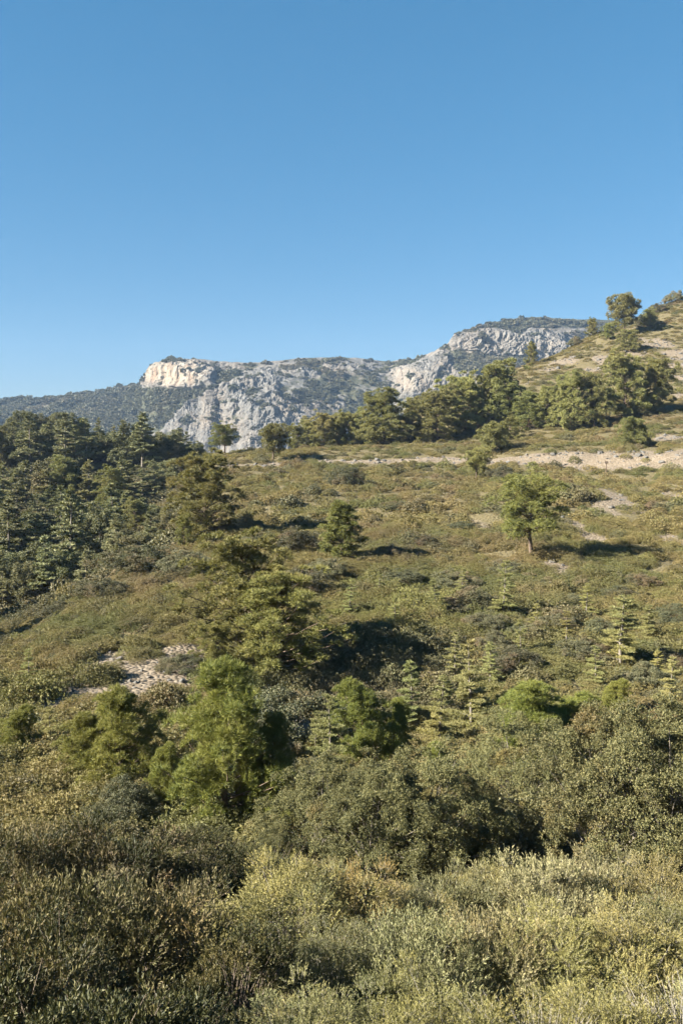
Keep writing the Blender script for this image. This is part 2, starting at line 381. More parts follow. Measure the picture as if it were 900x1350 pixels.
# ------------------------------------------------------------------ bare patches and track
TRACK_PX = [(285, 614), (330, 613), (365, 610), (410, 607), (450, 606), (490, 606), (540, 605), (580, 603), (625, 606), (660, 606), (705, 604), (760, 602), (820, 601), (880, 598), (960, 594)]
def poly_world(px): return np.array([hit(u, v)[:2] for u, v in px])
TRACK = poly_world([(u, v + 3) for u, v in TRACK_PX])
PATCH = []                                  # (x, y, rx, ry, weight)
for (u, v, ru, rv, wgt) in [(230, 874, 30, 24, 1.0), (210, 892, 26, 14, .9), (150, 868, 20, 7, .6), (112, 905, 22, 10, .7), (165, 900, 20, 8, .55), (60, 900, 25, 6, .4), (805, 655, 13, 9, .9), (790, 668, 10, 5, .6),
                            (758, 692, 9, 6, .6), (770, 703, 14, 4, .65), (875, 708, 14, 5, .6), (898, 655, 12, 6, .6), (625, 692, 12, 5, .5), (725, 740, 10, 5, .7), (640, 668, 12, 6, .35),
                            (862, 452, 22, 8, 1), (895, 468, 22, 9, 1), (835, 466, 14, 5, .8), (795, 474, 16, 7, .95), (778, 487, 16, 5, .7), (745, 476, 22, 6, .85), (722, 487, 14, 4, .7), (890, 482, 20, 5, .8), (898, 498, 12, 5, .8),
                            (895, 520, 12, 8, .8), (880, 576, 30, 4, .9), (650, 536, 10, 4, .6), (755, 452, 14, 4, .5), (690, 505, 14, 4, .5), (840, 430, 16, 4, .4),
                            (340, 868, 14, 6, .4), (400, 965, 14, 12, .7)]:
    x, y, z = hit(u, v); y2 = hit(u, v - rv)[1]; y1 = hit(u, v + rv + (.6 * F / y if y < 110 else .25 * F / y))[1]
    PATCH.append((x, (y1 + y2) / 2, ru * (1.15 if y < 110 else .85) * y / F + (.55 if y < 110 else .3), max((y2 - y1) * (.62 if y < 110 else .45), .5), wgt))
PATCH = np.array(PATCH)

def bare(x, y):
    x = np.asarray(x, float); y = np.asarray(y, float)
    P = np.stack([x, y, np.zeros_like(x)], -1)
    b = np.zeros_like(x)
    wob = fbm(P / 2.2, 3) * .55
    for px, py, rx, ry, g in PATCH:
        d = np.sqrt(((x - px) / rx) ** 2 + ((y - py) / ry) ** 2)
        b = np.maximum(b, g * sstep(1.35, .55, d + wob))
    # track and its stony lower bank
    best = np.full(x.shape, 1e9); side = np.zeros_like(x)
    for a, c in zip(TRACK[:-1], TRACK[1:]):
        e = c - a; t = np.clip(((x - a[0]) * e[0] + (y - a[1]) * e[1]) / (e @ e), 0, 1)
        qx, qy = x - (a[0] + t * e[0]), y - (a[1] + t * e[1])
        d = np.hypot(qx, qy); k = d < best
        best = np.where(k, d, best); side = np.where(k, qy, side)
    u = x / np.maximum(y, 1) * F + 450
    wd = 1.8 + 1.9 * sstep(640, 760, u) + .3 * sstep(480, 300, u)
    b = np.maximum(b, sstep(1.3, .6, best / wd + wob * .6))
    return b

# terrain sheet: polar grid centred under the camera
def build_ground():
    fine = np.radians(np.linspace(-30, 30, 420)); side = np.radians(np.concatenate([np.linspace(31, 60, 30), np.linspace(64, 180, 30)]))
    az = np.concatenate([-side[::-1][1:], fine, side])          # -180 excluded: the ring closes on +180
    r = np.concatenate([np.exp(np.linspace(math.log(.4), math.log(3), 24))[:-1], np.exp(np.linspace(math.log(3), math.log(360), 520)), np.exp(np.linspace(math.log(370), math.log(1450), 40))])
    A, Rr = np.meshgrid(az, r, indexing='ij')
    X, Y = Rr * np.sin(A), Rr * np.cos(A); Z = ground(X, Y)
    na, nr = A.shape
    V = np.stack([X, Y, Z], -1).reshape(-1, 3)
    i = np.arange(na)[:, None] * nr + np.arange(nr - 1)[None]; j = ((np.arange(na) + 1) % na)[:, None] * nr + np.arange(nr - 1)[None]
    Q = np.stack([i, i + 1, j + 1, j], -1).reshape(-1, 4)
    V = np.vstack([V, [[0, 0, -1.75]]]); c = len(V) - 1
    T = np.stack([np.full(na, c), np.arange(na) * nr, ((np.arange(na) + 1) % na) * nr], -1)
    me = mesh_from('ground', V, [(Q, 0), (T, 0)], [M['ground']], True)
    b = np.zeros(len(V)); k = (V[:, 1] > 15) & (V[:, 1] < 330); b[k] = bare(V[k, 0], V[k, 1])
    add_attr(me, 'bare', b)
    tag(link('ground', me), kind='structure')
build_ground()

def build_track():
    d = np.concatenate([[0], np.cumsum(np.linalg.norm(np.diff(TRACK, axis=0), axis=1))])
    s = np.linspace(0, d[-1], 500); cx = np.interp(s, d, TRACK[:, 0]); cy = np.interp(s, d, TRACK[:, 1])
    t = nrm(np.stack([np.gradient(cx), np.gradient(cy)], -1)); n = np.stack([-t[:, 1], t[:, 0]], -1)
    P = np.stack([cx, cy, np.zeros_like(cx)], -1)
    u = cx / cy * F + 450
    wid = .7 + .9 * sstep(560, 720, u)
    k = np.linspace(-1, 1, 9)
    e = 1 + .35 * noise(P / 1.5)[:, None] * np.abs(k)[None]
    X = cx[:, None] + n[:, :1] * k[None] * wid[:, None] * e; Y = cy[:, None] + n[:, 1:] * k[None] * wid[:, None] * e
    Z = ground(X, Y) + .03 + .05 * (1 - k[None] ** 2)
    V = np.stack([X, Y, Z], -1).reshape(-1, 3)
    i = np.arange(499)[:, None] * 9 + np.arange(8)[None]
    me = mesh_from('track', V, [(np.stack([i, i + 9, i + 10, i + 1], -1).reshape(-1, 4), 0)], [M['ground']], True)
    add_attr(me, 'bare', np.ones(len(V)))
    tag(link('path', me), kind='structure')
build_track()

# ------------------------------------------------------------------ mountains
ANCH = {
    160: [(640, 900), (590, 960), (540, 1060), (525, 1150), (520, 1165), (516, 1180), (620, 1330)],
    186: [(640, 890), (582, 935), (526, 1010), (512, 1075), (509, 1085), (506, 1100), (600, 1300)],
    194: [(640, 885), (578, 920), (510, 990), (498, 1010), (495, 1016), (492, 1022), (590, 1250)],
    200: [(640, 880), (574, 905), (508, 978), (487, 984), (484, 994), (481, 1004), (580, 1230)],
    225: [(640, 860), (568, 890), (510, 948), (482, 955), (477, 972), (473, 990), (570, 1220)],
    260: [(640, 850), (565, 880), (516, 922), (493, 928), (482, 958), (474, 985), (570, 1220)],
    274: [(640, 845), (565, 872), (520, 900), (506, 906), (490, 950), (475, 985), (570, 1220)],
    290: [(640, 848), (578, 873), (530, 901), (508, 911), (492, 952), (477, 985), (570, 1220)],
    304: [(640, 830), (587, 856), (530, 878), (508, 900), (494, 945), (478, 985), (570, 1220)],
    340: [(640, 815), (592, 838), (540, 865), (515, 892), (497, 935), (478, 990), (570, 1220)],
    400: [(640, 820), (592, 846), (550, 870), (520, 902), (495, 945), (472, 1000), (570, 1230)],
    450: [(640, 840), (592, 866), (550, 890), (520, 917), (492, 960), (471, 1010), (570, 1230)],
    515: [(640, 850), (592, 880), (550, 905), (520, 932), (495, 975), (476, 1020), (570, 1230)],
    545: [(640, 840), (592, 870), (528, 895), (500, 903), (485, 950), (473, 1000), (570, 1230)],
    572: [(640, 840), (592, 870), (518, 895), (492, 904), (478, 930), (464, 960), (560, 1230)],
    592: [(640, 840), (592, 870), (508, 898), (474, 930), (462, 948), (452, 960), (550, 1230)],
    600: [(640, 840), (592, 870), (495, 902), (461, 940), (449, 944), (439, 948), (540, 1230)],
    625: [(640, 840), (592, 870), (488, 905), (464, 932), (440, 938), (432, 960), (530, 1230)],
    660: [(640, 840), (592, 870), (492, 910), (468, 935), (442, 943), (422, 985), (520, 1230)],
    700: [(640, 840), (592, 870), (497, 915), (474, 937), (450, 944), (418, 1000), (520, 1230)],
    740: [(640, 840), (592, 870), (500, 920), (476, 942), (456, 950), (420, 1010), (520, 1230)],
    780: [(640, 840), (592, 870), (500, 930), (480, 950), (462, 965), (421, 1020), (520, 1230)],
    860: [(640, 840), (592, 870), (500, 930), (480, 955), (462, 975), (423, 1040), (520, 1230)],
    1000: [(640, 840), (592, 870), (505, 930), (485, 955), (466, 975), (435, 1040), (520, 1230)],
}
HILL = {
    -260: [(640, 700), (600, 780), (580, 850), (562, 930), (548, 1010), (533, 1120), (640, 1330)],
    0: [(640, 720), (600, 800), (580, 870), (560, 960), (545, 1040), (527, 1150), (640, 1330)],
    60: [(640, 720), (600, 800), (580, 870), (560, 960), (545, 1040), (525, 1150), (640, 1330)],
    110: [(640, 720), (600, 800), (578, 870), (558, 960), (540, 1050), (519, 1160), (640, 1330)],
    145: [(640, 720), (600, 800), (578, 870), (555, 965), (535, 1060), (513, 1165), (640, 1330)],
    180: [(640, 730), (600, 820), (575, 890), (552, 980), (530, 1080), (508, 1170), (640, 1330)],
    210: [(640, 750), (600, 850), (575, 930), (550, 1010), (530, 1090), (505, 1175), (640, 1330)],
    300: [(640, 950), (600, 1000), (575, 1040), (550, 1080), (530, 1120), (508, 1180), (640, 1330)],
}
def ell(u, v, cu, cv, ru, rv, soft=.5):
    return sstep(1 + soft, 1 - soft, np.sqrt(((u - cu) / ru) ** 2 + ((v - cv) / rv) ** 2))

def massif(name, ANCH, nu, segs, kind):
    us = np.array(sorted(ANCH), float); A = np.array([ANCH[int(k)] for k in us], float)      # cols, anchors, (v,Y)
    u = np.linspace(us[0], us[-1], nu)
    cols = np.stack([[np.interp(u + (7 * fbm(np.stack([u / 14, 0 * u + 3.1 * a, 0 * u], -1), 3) if 0 < a < 4 else 0), us, A[:, a, c]) for c in (0, 1)] for a in range(A.shape[1])])   # anchors, 2, nu
    rows = []
    for a in range(A.shape[1] - 1):
        t = np.linspace(0, 1, segs[a], endpoint=(a == A.shape[1] - 2))
        rows.append(cols[a][None] * (1 - t)[:, None, None] + cols[a + 1][None] * t[:, None, None])
    G = np.concatenate(rows, 0)                                    # nt, 2, nu
    v, Y = G[:, 0], G[:, 1]; U = np.broadcast_to(u, v.shape)
    yc = (675 - v) / F; k = Y / (CP + yc * SP)
    P = np.stack([(U - 450) / F * k, Y, k * (-SP + yc * CP)], -1)
    P0 = P.copy()
    nn = np.cross(np.gradient(P, axis=1), np.gradient(P, axis=0)); nn = nrm(nn); nn *= np.sign(-nn[..., 1:2] + nn[..., 2:3] + 1e-6)
    rockn = fbm(P0 / 45.0, 4)
    if kind == 'massif':
        scrub = .54 + .42 * rockn
        for (cu, cv, ru, rv, wt) in [(232, 495, 40, 18, -1.2), (245, 545, 46, 34, -.42), (362, 556, 52, 34, -.22), (262, 484, 22, 6, -.3), (325, 500, 30, 14, -.05), (395, 484, 120, 9, -.12), (300, 488, 40, 8, .12), (405, 492, 16, 7, -.4), (470, 480, 40, 6, -.25), (545, 502, 28, 18, -.9), (580, 480, 26, 18, -.6),
                                     (630, 451, 36, 11, -.9), (668, 457, 36, 11, -.9), (712, 466, 40, 11, -.9), (650, 481, 52, 11, .9), (605, 468, 12, 6, .4), (700, 424, 110, 9, .55), (440, 500, 60, 22, .22), (610, 500, 40, 10, -.1), (395, 515, 30, 14, .25), (245, 500, 6, 10, .0), (540, 530, 30, 14, .3), (455, 540, 60, 25, .15), (225, 478, 12, 4, .4)]:
            scrub = scrub + wt * ell(U, v, cu, cv, ru, rv)
        cliff = np.clip(ell(U, v, 228, 494, 40, 16) + .4 * ell(U, v, 540, 502, 22, 14) + .3 * ell(U, v, 672, 458, 80, 13), 0, 1)
    else:
        scrub = .86 + .35 * rockn; cliff = np.zeros_like(v)
    if kind == 'massif':
        left = sstep(6, -10, U - (272 - (v - 514) * 1.12)) * sstep(508, 516, v)          # scrub slope left of the rocky spur
        scrub = scrub * (1 - left) + left * (.95 + .2 * rockn)
    cr = sstep(.65, .25, scrub)
    ridg = lambda q: 1 - 2 * np.abs(noise(q))
    Q = P0 * np.array([1, .6, .8])
    disp = 3.2 * (1 - .75 * cliff) * ridg(Q / 34) + cr * (1 - .6 * cliff) * (2.4 * ridg(Q / 15 + 5) + 1.6 * ridg(Q / 6.5 + 9) + .9 * ridg(Q / 3.1) + .5 * ridg(Q / 1.6)) + (1 - cr) * 1.2 * noise(P0 / 9)
    wp = np.stack([fbm(P0 / 28 + 3, 2), fbm(P0 / 28 + 13, 2), fbm(P0 / 28 + 23, 2)], -1) * 9; P0w = P0 + wp
    st = np.stack([(P0w[..., 0] * .75 + P0w[..., 2] * .66) * .30, P0w[..., 1], -P0w[..., 0] * .66 + P0w[..., 2] * .75], -1)      # beds dipping to the left
    disp = disp + cr * (1 - .7 * cliff) * (1.5 * ridg(st / 6.0) + .8 * ridg(st / 2.4 + 3)) * np.clip(.7 + 1.2 * noise(P0 / 30 + 60), 0, 1.4)
    # vertical fissures in the cliffs
    disp = disp + cliff * (1.6 * ridg(P0 * np.array([1, 1, .10]) / 8) + .9 * ridg(P0 * np.array([1, 1, .15]) / 3.2))
    scrub = scrub + .30 * np.clip(-(disp - 1.0) / 3.0, -1, 1.6) * (kind == 'massif') * (1 - .6 * cliff)
    disp = (disp - 2.0) * (1 - .75 * sstep(.75, .88, np.linspace(0, 1, P.shape[0]))[:, None])
    P = P + nn * disp[..., None] * sstep(0, .04, np.linspace(0, 1, P.shape[0]))[:, None, None]
    nt_, nu_ = v.shape
    i = np.arange(nt_ - 1)[:, None] * nu_ + np.arange(nu_ - 1)[None]
    Qd = np.stack([i, i + 1, i + nu_ + 1, i + nu_], -1).reshape(-1, 4)
    me = mesh_from(name, P.reshape(-1, 3), [(Qd, 0)], [M['mountain']], False)
    add_attr(me, 'scrub', np.clip(scrub, 0, 1).ravel()); add_attr(me, 'cliff', cliff.ravel())
    tag(link(name, me), kind='structure')
    return P, np.clip(scrub, 0, 1), G
MP, MS, MG = massif('mountain', ANCH, 1300, [40, 130, 90, 70, 90, 40], 'massif')
HP, HS, HG = massif('hills', HILL, 300, [16, 24, 30, 30, 34, 24], 'hill')

# ------------------------------------------------------------------ plants (each function makes the meshes of one variant)
def curve_limb(p0, d0, L, up, n=5, rng=None, wob=.08):
    pts = [np.array(p0, float)]; d = np.array(d0, float)
    for i in range(n):
        d = nrm(d + np.array([0, 0, up / n]) + (rng.normal(size=3) * wob if rng is not None else 0))
        pts.append(pts[-1] + d * L / n)
    return np.array(pts)

def trunk_line(H, lean, rng, n=9):
    t = np.linspace(0, 1, n)
    off = np.stack([np.cumsum(rng.normal(size=n) * .018 * H) * t, np.cumsum(rng.normal(size=n) * .018 * H) * t, t * H], -1)
    off[:, 0] += lean * H * t ** 1.5
    off[0] = 0
    return off

def puffs(Cn, Rd, Out, n, rng, flat=.7, up=.3, out=.6):
    """n shoots on the outer, upper side of each foliage puff: positions and directions"""
    m = len(Cn); d = sphere_dirs(rng, m * n); o = np.repeat(Out, n, 0)
    d = nrm(d + o * out + [0, 0, up])
    r = np.repeat(Rd, n) * (1 - .55 * rng.random(m * n) ** 2.2)
    P = np.repeat(Cn, n, 0) + d * r[:, None] * np.array([1, 1, flat])
    D = nrm(d + o * .3 + [0, 0, up] + rng.normal(size=d.shape) * .25)
    return P, D

def make_pine(seed, H, Rc, t0, shape, nlimb, pr, pn, nn, nl, nw, mat, lean=0.0, tr=.026, up=(.1, .9), curl=.5, flat=.65, ups=.4):
    rng = np.random.default_rng(seed); T = Geo(); K = Geo()
    tl = trunk_line(H, lean, rng); T.tube(tl, H * tr * (1 - .88 * np.linspace(0, 1, len(tl)) ** .9), 8)
    tz = np.linspace(0, 1, len(tl))
    tp = lambda t: np.array([np.interp(t, tz, tl[:, k]) for k in range(3)])
    env = {'round': lambda q: max(.2, (1 - abs((q - .36) / .68) ** 2.3)) ** .6,
           'cone': lambda q: .10 + .95 * (1 - q) ** .8 * (.72 + .28 * min(1, q * 5)),
           'umbrella': lambda q: (.55 + .6 * q) if q < .7 else (.98 * (1 - ((q - .7) / .31) ** 2) + .1),
           'low': lambda q: max(.15, 1 - q ** 2.2)}[shape]
    Cn, Rd, Ot = [], [], []
    sector = 1 + .28 * np.array([rng.normal() for _ in range(7)])
    for i in range(nlimb):
        q = (i + rng.random()) / nlimb; t = t0 + (0.97 - t0) * q
        az = i * 2.39996 + rng.normal() * .5
        L = Rc * env(q) * rng.uniform(.68, 1.1) * sector[int(az / 6.2832 * 7) % 7]
        pit = up[0] + (up[1] - up[0]) * q + rng.normal() * .12
        d0 = np.array([math.cos(az) * math.cos(pit), math.sin(az) * math.cos(pit), math.sin(pit)])
        pts = curve_limb(tp(t), d0, L, curl, 6, rng)
        T.tube(pts, np.linspace(H * tr * .36 * (1 - .6 * q), .004 * H / 3, len(pts)), 4)
        for sv in ((.96, .68, .42) if L > .6 * Rc else (.92, .55)):
            f = min(sv + rng.normal() * .05, 1) * (len(pts) - 1); k = min(int(f), len(pts) - 2)
            pos = pts[k] + (pts[k + 1] - pts[k]) * (f - k) + rng.normal(size=3) * pr * Rc * np.array([.45, .45, .2])
            Cn.append(pos); Rd.append(pr * Rc * rng.uniform(.65, 1.25)); Ot.append(nrm(d0 * [1, 1, .3]))
    Cn.append(tl[-1] - [0, 0, .02 * H]); Rd.append(pr * Rc * .8); Ot.append(np.array([0, 0, 1.]))
    P, D = puffs(np.array(Cn), np.array(Rd), np.array(Ot), pn, rng, flat, ups)
    p = np.repeat(P, nn, 0); d = np.repeat(D, nn, 0); th = rng.uniform(.2, 1.35, len(p))[:, None]
    dirs = nrm(d * np.cos(th) + perp(d, rng) * np.sin(th))
    K.needles(p, dirs, nl * rng.uniform(.6, 1.15, len(p)), nw, rng, d)
    return T.mesh('pine_trunk', M['bark'], True), K.mesh('pine_crown', mat), top_of(K)

def make_cedar(seed, H, Rc, sp, mat, t0=.06, nl=.1, nw=.03, dens=1.0, droop=.0, irregular=.25, twigs=True, power=.85):
    rng = np.random.default_rng(seed); T = Geo(); K = Geo()
    tl = trunk_line(H, 0, rng) * np.array([.35, .35, 1]); T.tube(tl, H * .02 * (1 - .93 * np.linspace(0, 1, len(tl))), 7)
    P, D = [], []
    z = t0 * H
    while z < H * .985:
        q = z / H; nb = rng.integers(2, 5)
        for b in range(nb):
            az = rng.uniform(0, 2 * math.pi); L = (Rc * (1 - q) ** power * rng.uniform(1 - irregular * 1.6, 1 + irregular * .6) + .05 * Rc)
            zz = z + rng.uniform(-.3, .3) * sp
            c = np.array([np.interp(zz / H, np.linspace(0, 1, len(tl)), tl[:, k]) for k in range(3)])
            pit = .12 + .5 * q ** 3 - droop + rng.normal() * .07
            d = np.array([math.cos(az) * math.cos(pit), math.sin(az) * math.cos(pit), math.sin(pit)])
            pts = curve_limb(c, d, L, -.12, 4, rng, .03)
            T.tube(pts, np.linspace(.012 * H * (1 - q) + .004, .004, len(pts)), 3)
            n = max(3, int(L / (.10 * H / 3) * 1.7 * dens))
            for s in np.linspace(.15, 1, n):
                f = s * (len(pts) - 1); k = min(int(f), len(pts) - 2); pos = pts[k] + (pts[k + 1] - pts[k]) * (f - k); dd = nrm(pts[k + 1] - pts[k])
                lat = nrm(np.cross(dd, [0, 0, 1]))
                if twigs:
                    for sd in (-1, 1):
                        tL = L * .32 * (1.1 - s) * rng.uniform(.6, 1.2) + .02 * H
                        td = nrm(dd * .6 + lat * sd)
                        for a in np.linspace(.15, 1, max(2, int(tL / (.04 * H / 3) * .5 * dens))):
                            P.append(pos + td * tL * a); D.append(nrm(td + np.array([0, 0, .55])))
                P.append(pos); D.append(nrm(dd + np.array([0, 0, .6])))
        z += sp * rng.uniform(.7, 1.3)
    for a in np.linspace(.93, 1.0, 6):
        P.append(tl[-1] * np.array([1, 1, a])); D.append(np.array([0, 0, 1.]))
    P, D = np.array(P), np.array(D); nn = 6
    p = np.repeat(P, nn, 0); d = np.repeat(D, nn, 0); th = rng.uniform(.2, 1.35, len(p))[:, None]
    dirs = nrm((d * np.cos(th) + perp(d, rng) * np.sin(th)) * np.array([1, 1, .6]))
    K.needles(p, dirs, nl * rng.uniform(.6, 1.2, len(p)), nw, rng, nrm(d * [.6, .6, 1] + [0, 0, .5]))
    return T.mesh('cedar_trunk', M['grey_bark'], True), K.mesh('cedar_crown', mat), top_of(K)

def make_dome(seed, Rx, H, npf, pr, pn, leaves, ll, lw, mat, lump=.25, lscale=1.6, shell=.3, up=.3, stems=30, bark='grey_bark', zmin=-.15, stem_r=.018, shoot=0.0, trunkh=.0, uplean=.0, sd=.3, flat=.8):
    """rounded bush or oak: leafy puffs through the outer shell of a lumpy dome standing on z=0"""
    rng = np.random.default_rng(seed); T = Geo(); K = Geo()
    d = sphere_dirs(rng, npf, zmin)
    lum = 1 + lump * (noise(d * lscale + seed * 3.7) * 1.3 + .55 * noise(d * lscale * 2.7 + seed))
    rr = 1 - shell * rng.random(npf) ** 1.3 - pr * .6
    c0 = trunkh * H; hh = H - c0; zc = c0 + hh * .30
    Cn = d * (lum * rr)[:, None] * np.array([Rx, Rx, hh * .70]) + [0, 0, zc]
    low = Cn[:, 2] < .06 * H; Cn[low, 2] = .06 * H + rng.random(low.sum()) * .25 * H
    Ot = nrm(d * np.array([1, 1, .8]))
    P, D = puffs(Cn, pr * Rx * rng.uniform(.6, 1.3, npf), Ot, pn, rng, flat, up, .7)
    ncl = len(P)
    if shoot <= 0:                                   # rosettes
        p = np.repeat(P, leaves, 0) + rng.normal(size=(ncl * leaves, 3)) * ll * .6
        dd = np.repeat(D, leaves, 0); th = rng.uniform(.3, 1.45, len(p))[:, None]
        dirs = nrm(dd * np.cos(th) + perp(dd, rng) * np.sin(th))
        nor = nrm(dd + rng.normal(size=dd.shape) * .35)
    else:                                            # leaves set along shoots
        a = np.tile(np.linspace(.05, 1, leaves), ncl); sl = shoot * rng.uniform(.5, 1.3, ncl)
        p = np.repeat(P, leaves, 0) + np.repeat(D, leaves, 0) * (a * np.repeat(sl, leaves))[:, None]
        dd = np.repeat(D, leaves, 0); th = rng.uniform(.4, 1.2, len(p))[:, None] * (1.15 - .5 * a)[:, None]
        dirs = nrm(dd * np.cos(th) + perp(dd, rng) * np.sin(th) + [0, 0, uplean])
        nor = nrm(dd + rng.normal(size=dd.shape) * .5)
        side = perp(D, rng) * stem_r * .16
        T.add(np.stack([P - side, P + side, P + D * sl[:, None]], 1), T=np.arange(ncl * 3).reshape(-1, 3))
    K.leaves(p, dirs, nor, ll * rng.uniform(.6, 1.25, len(p)), lw * rng.uniform(.8, 1.15, len(p)))
    for i in rng.choice(npf if stems <= npf else ncl, stems, replace=False):
        b = np.array([rng.normal() * .06 * Rx, rng.normal() * .06 * Rx, 0]); e = Cn[i] if stems <= npf else P[i] + D[i] * shoot * .8
        m = np.array([b[0] * .6 + e[0] * .38, b[1] * .6 + e[1] * .38, (c0 + (e[2] - c0) * .62) if trunkh > 0 else e[2] * .62]) + rng.normal(size=3) * .05 * Rx
        t = np.linspace(0, 1, 6)[:, None]; pts = (1 - t) ** 2 * b + 2 * t * (1 - t) * m + t ** 2 * e
        T.tube(pts, np.linspace(stem_r, stem_r * .2, 6), 4)
    if trunkh > 0:
        T.tube(np.array([[0, 0, 0], [.02, .03, c0 * .6], [0, .0, c0 + hh * .35]]) , np.array([.05, .04, .02]) * H, 7)
    return T.mesh('stems', M[bark], True), K.mesh('leaves', mat), top_of(K)

VAR = {}
def V(kind, builder, n, *a, **k):
    VAR[kind] = [builder(sum(map(ord, kind)) + 31 * i, *a, **k) for i in range(n)]

# near young pines (about 18-30 m away)
V('pine_young', make_pine, 3, 3.4, 1.55, .03, 'cone', 86, .19, 38, 16, .15, .0092, M['pine_young'], up=(.15, 1.05), curl=.45, ups=.9, flat=1.0)
# pines on the slope (45-90 m)
V('pine_slope', make_pine, 2, 6.2, 2.9, .36, 'round', 60, .19, 36, 14, .25, .024, M['pine'], up=(-.05, .85), curl=.35, lean=.03, ups=.6)
V('pine_dense', make_pine, 3, 6.0, 2.5, .04, 'round', 74, .19, 34, 14, .25, .024, M['pine'], up=(.0, 1.0), curl=.4, ups=.7)
V('pine_cone', make_pine, 2, 6.0, 2.0, .04, 'cone', 74, .19, 32, 14, .25, .024, M['pine'], up=(.1, 1.0), curl=.4, ups=.8)
# pines along the crest (130-260 m)
V('pine_far', make_pine, 4, 8.5, 4.0, .04, 'round', 66, .19, 28, 12, .48, .062, M['pine_far'], up=(.0, .95), curl=.4, ups=.7)
V('pine_umbrella', make_pine, 2, 7.0, 3.6, .34, 'umbrella', 56, .20, 28, 12, .42, .055, M['pine_far'], up=(.0, .35), lean=.06, curl=.15)
V('pine_low', make_pine, 2, 5.2, 4.6, .06, 'low', 56, .19, 28, 12, .46, .06, M['pine_far'], up=(.1, .8), lean=.1, ups=.7)
V('cedar', make_cedar, 5, 8.5, 3.0, .46, M['cedar'], nl=.40, nw=.11, dens=1.25, irregular=.32)
V('cedar_young', make_cedar, 4, 3.0, .80, .155, M['cedar_young'], t0=.06, nl=.085, nw=.018, dens=1.7, irregular=.42, twigs=True, power=.6)
V('oak_far', make_dome, 3, 3.6, 6.5, 95, .20, 36, 9, .21, .12, M['oak_far'], trunkh=.16, stem_r=.08, lump=.35, lscale=1.9, zmin=-.5)
V('oak', make_dome, 3, 2.2, 3.4, 230, .13, 44, 12, .042, .025, M['oak'], lump=.36, lscale=2.4, shell=.24, stems=50, stem_r=.03)
V('kermes', make_dome, 3, 1.5, 1.7, 110, .19, 34, 9, .062, .034, M['kermes'], lump=.4, lscale=2.0, stems=24)
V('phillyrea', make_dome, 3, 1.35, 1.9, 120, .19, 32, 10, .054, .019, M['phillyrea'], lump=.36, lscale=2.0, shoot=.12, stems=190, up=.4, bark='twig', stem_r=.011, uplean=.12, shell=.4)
V('darkshrub', make_dome, 2, 1.35, 1.9, 120, .19, 32, 10, .054, .019, M['shadedleaf'], lump=.36, lscale=2.0, shoot=.12, stems=190, up=.4, bark='twig', stem_r=.011, uplean=.12, shell=.4)
V('rusty', make_dome, 2, 1.3, 1.6, 110, .19, 32, 10, .05, .016, M['brownleaf'], lump=.36, lscale=2.0, shoot=.14, stems=60, up=.4, bark='twig', stem_r=.013, uplean=.25, shell=.4)
V('olive', make_dome, 4, 1.0, 1.25, 150, .18, 40, 14, .029, .0078, M['olive'], lump=.5, lscale=2.0, shoot=.10, stems=140, up=.15, bark='pale_twig', stem_r=.009, uplean=-.05, shell=.42)
V('greybush', make_dome, 2, .95, 1.2, 80, .20, 34, 12, .042, .012, M['greyleaf'], lump=.4, lscale=2.4, shoot=.18, stems=70, up=.6, bark='pale_twig', stem_r=.009, uplean=.1)
V('dry', make_dome, 2, .95, 1.2, 80, .22, 14, 9, .03, .009, M['olive'], lump=.45, lscale=2.4, shoot=.16, stems=640, up=.3, bark='pale_twig', stem_r=.010, shell=.5)

PLACED = []
_cnt = {}
def plant(kind, name, u, Y=None, v=None, h=60, label='', group=None, cat='tree', wx=1.0, rz=None, var=None, sink=.03, parts=('trunk', 'crown')):
    x, y, z = hit(u, v) if Y is None else at(u, Y)
    vs = VAR[kind]; n = _cnt.get(kind, 0); _cnt[kind] = n + 1
    t, c, H = vs[(n if var is None else var) % len(vs)]
    s = h / F * y / H
    rr = random.Random(hash((u * 7 + h * 3, round(y * 10))))
    o = bpy.data.objects.new(name, None); C.objects.link(o); o.empty_display_size = .3
    o.location = (x, y, z - sink * H * s); tl = .075 if cat == 'tree' else .12; o.rotation_euler = (rr.uniform(-tl, tl), rr.uniform(-tl, tl), rr.uniform(0, 6.28) if rz is None else rz); o.scale = (s * wx, s * wx, s)
    tag(o, label, cat, group)
    for nm, me in zip(parts, (t, c)):
        ch = bpy.data.objects.new(nm, me); C.objects.link(ch); ch.parent = o
    PLACED.append((name, u, v, round(y, 1), round(H * s, 2), x, y, H * s * .35 * wx))
    return o
SH = ('stems', 'leaves')

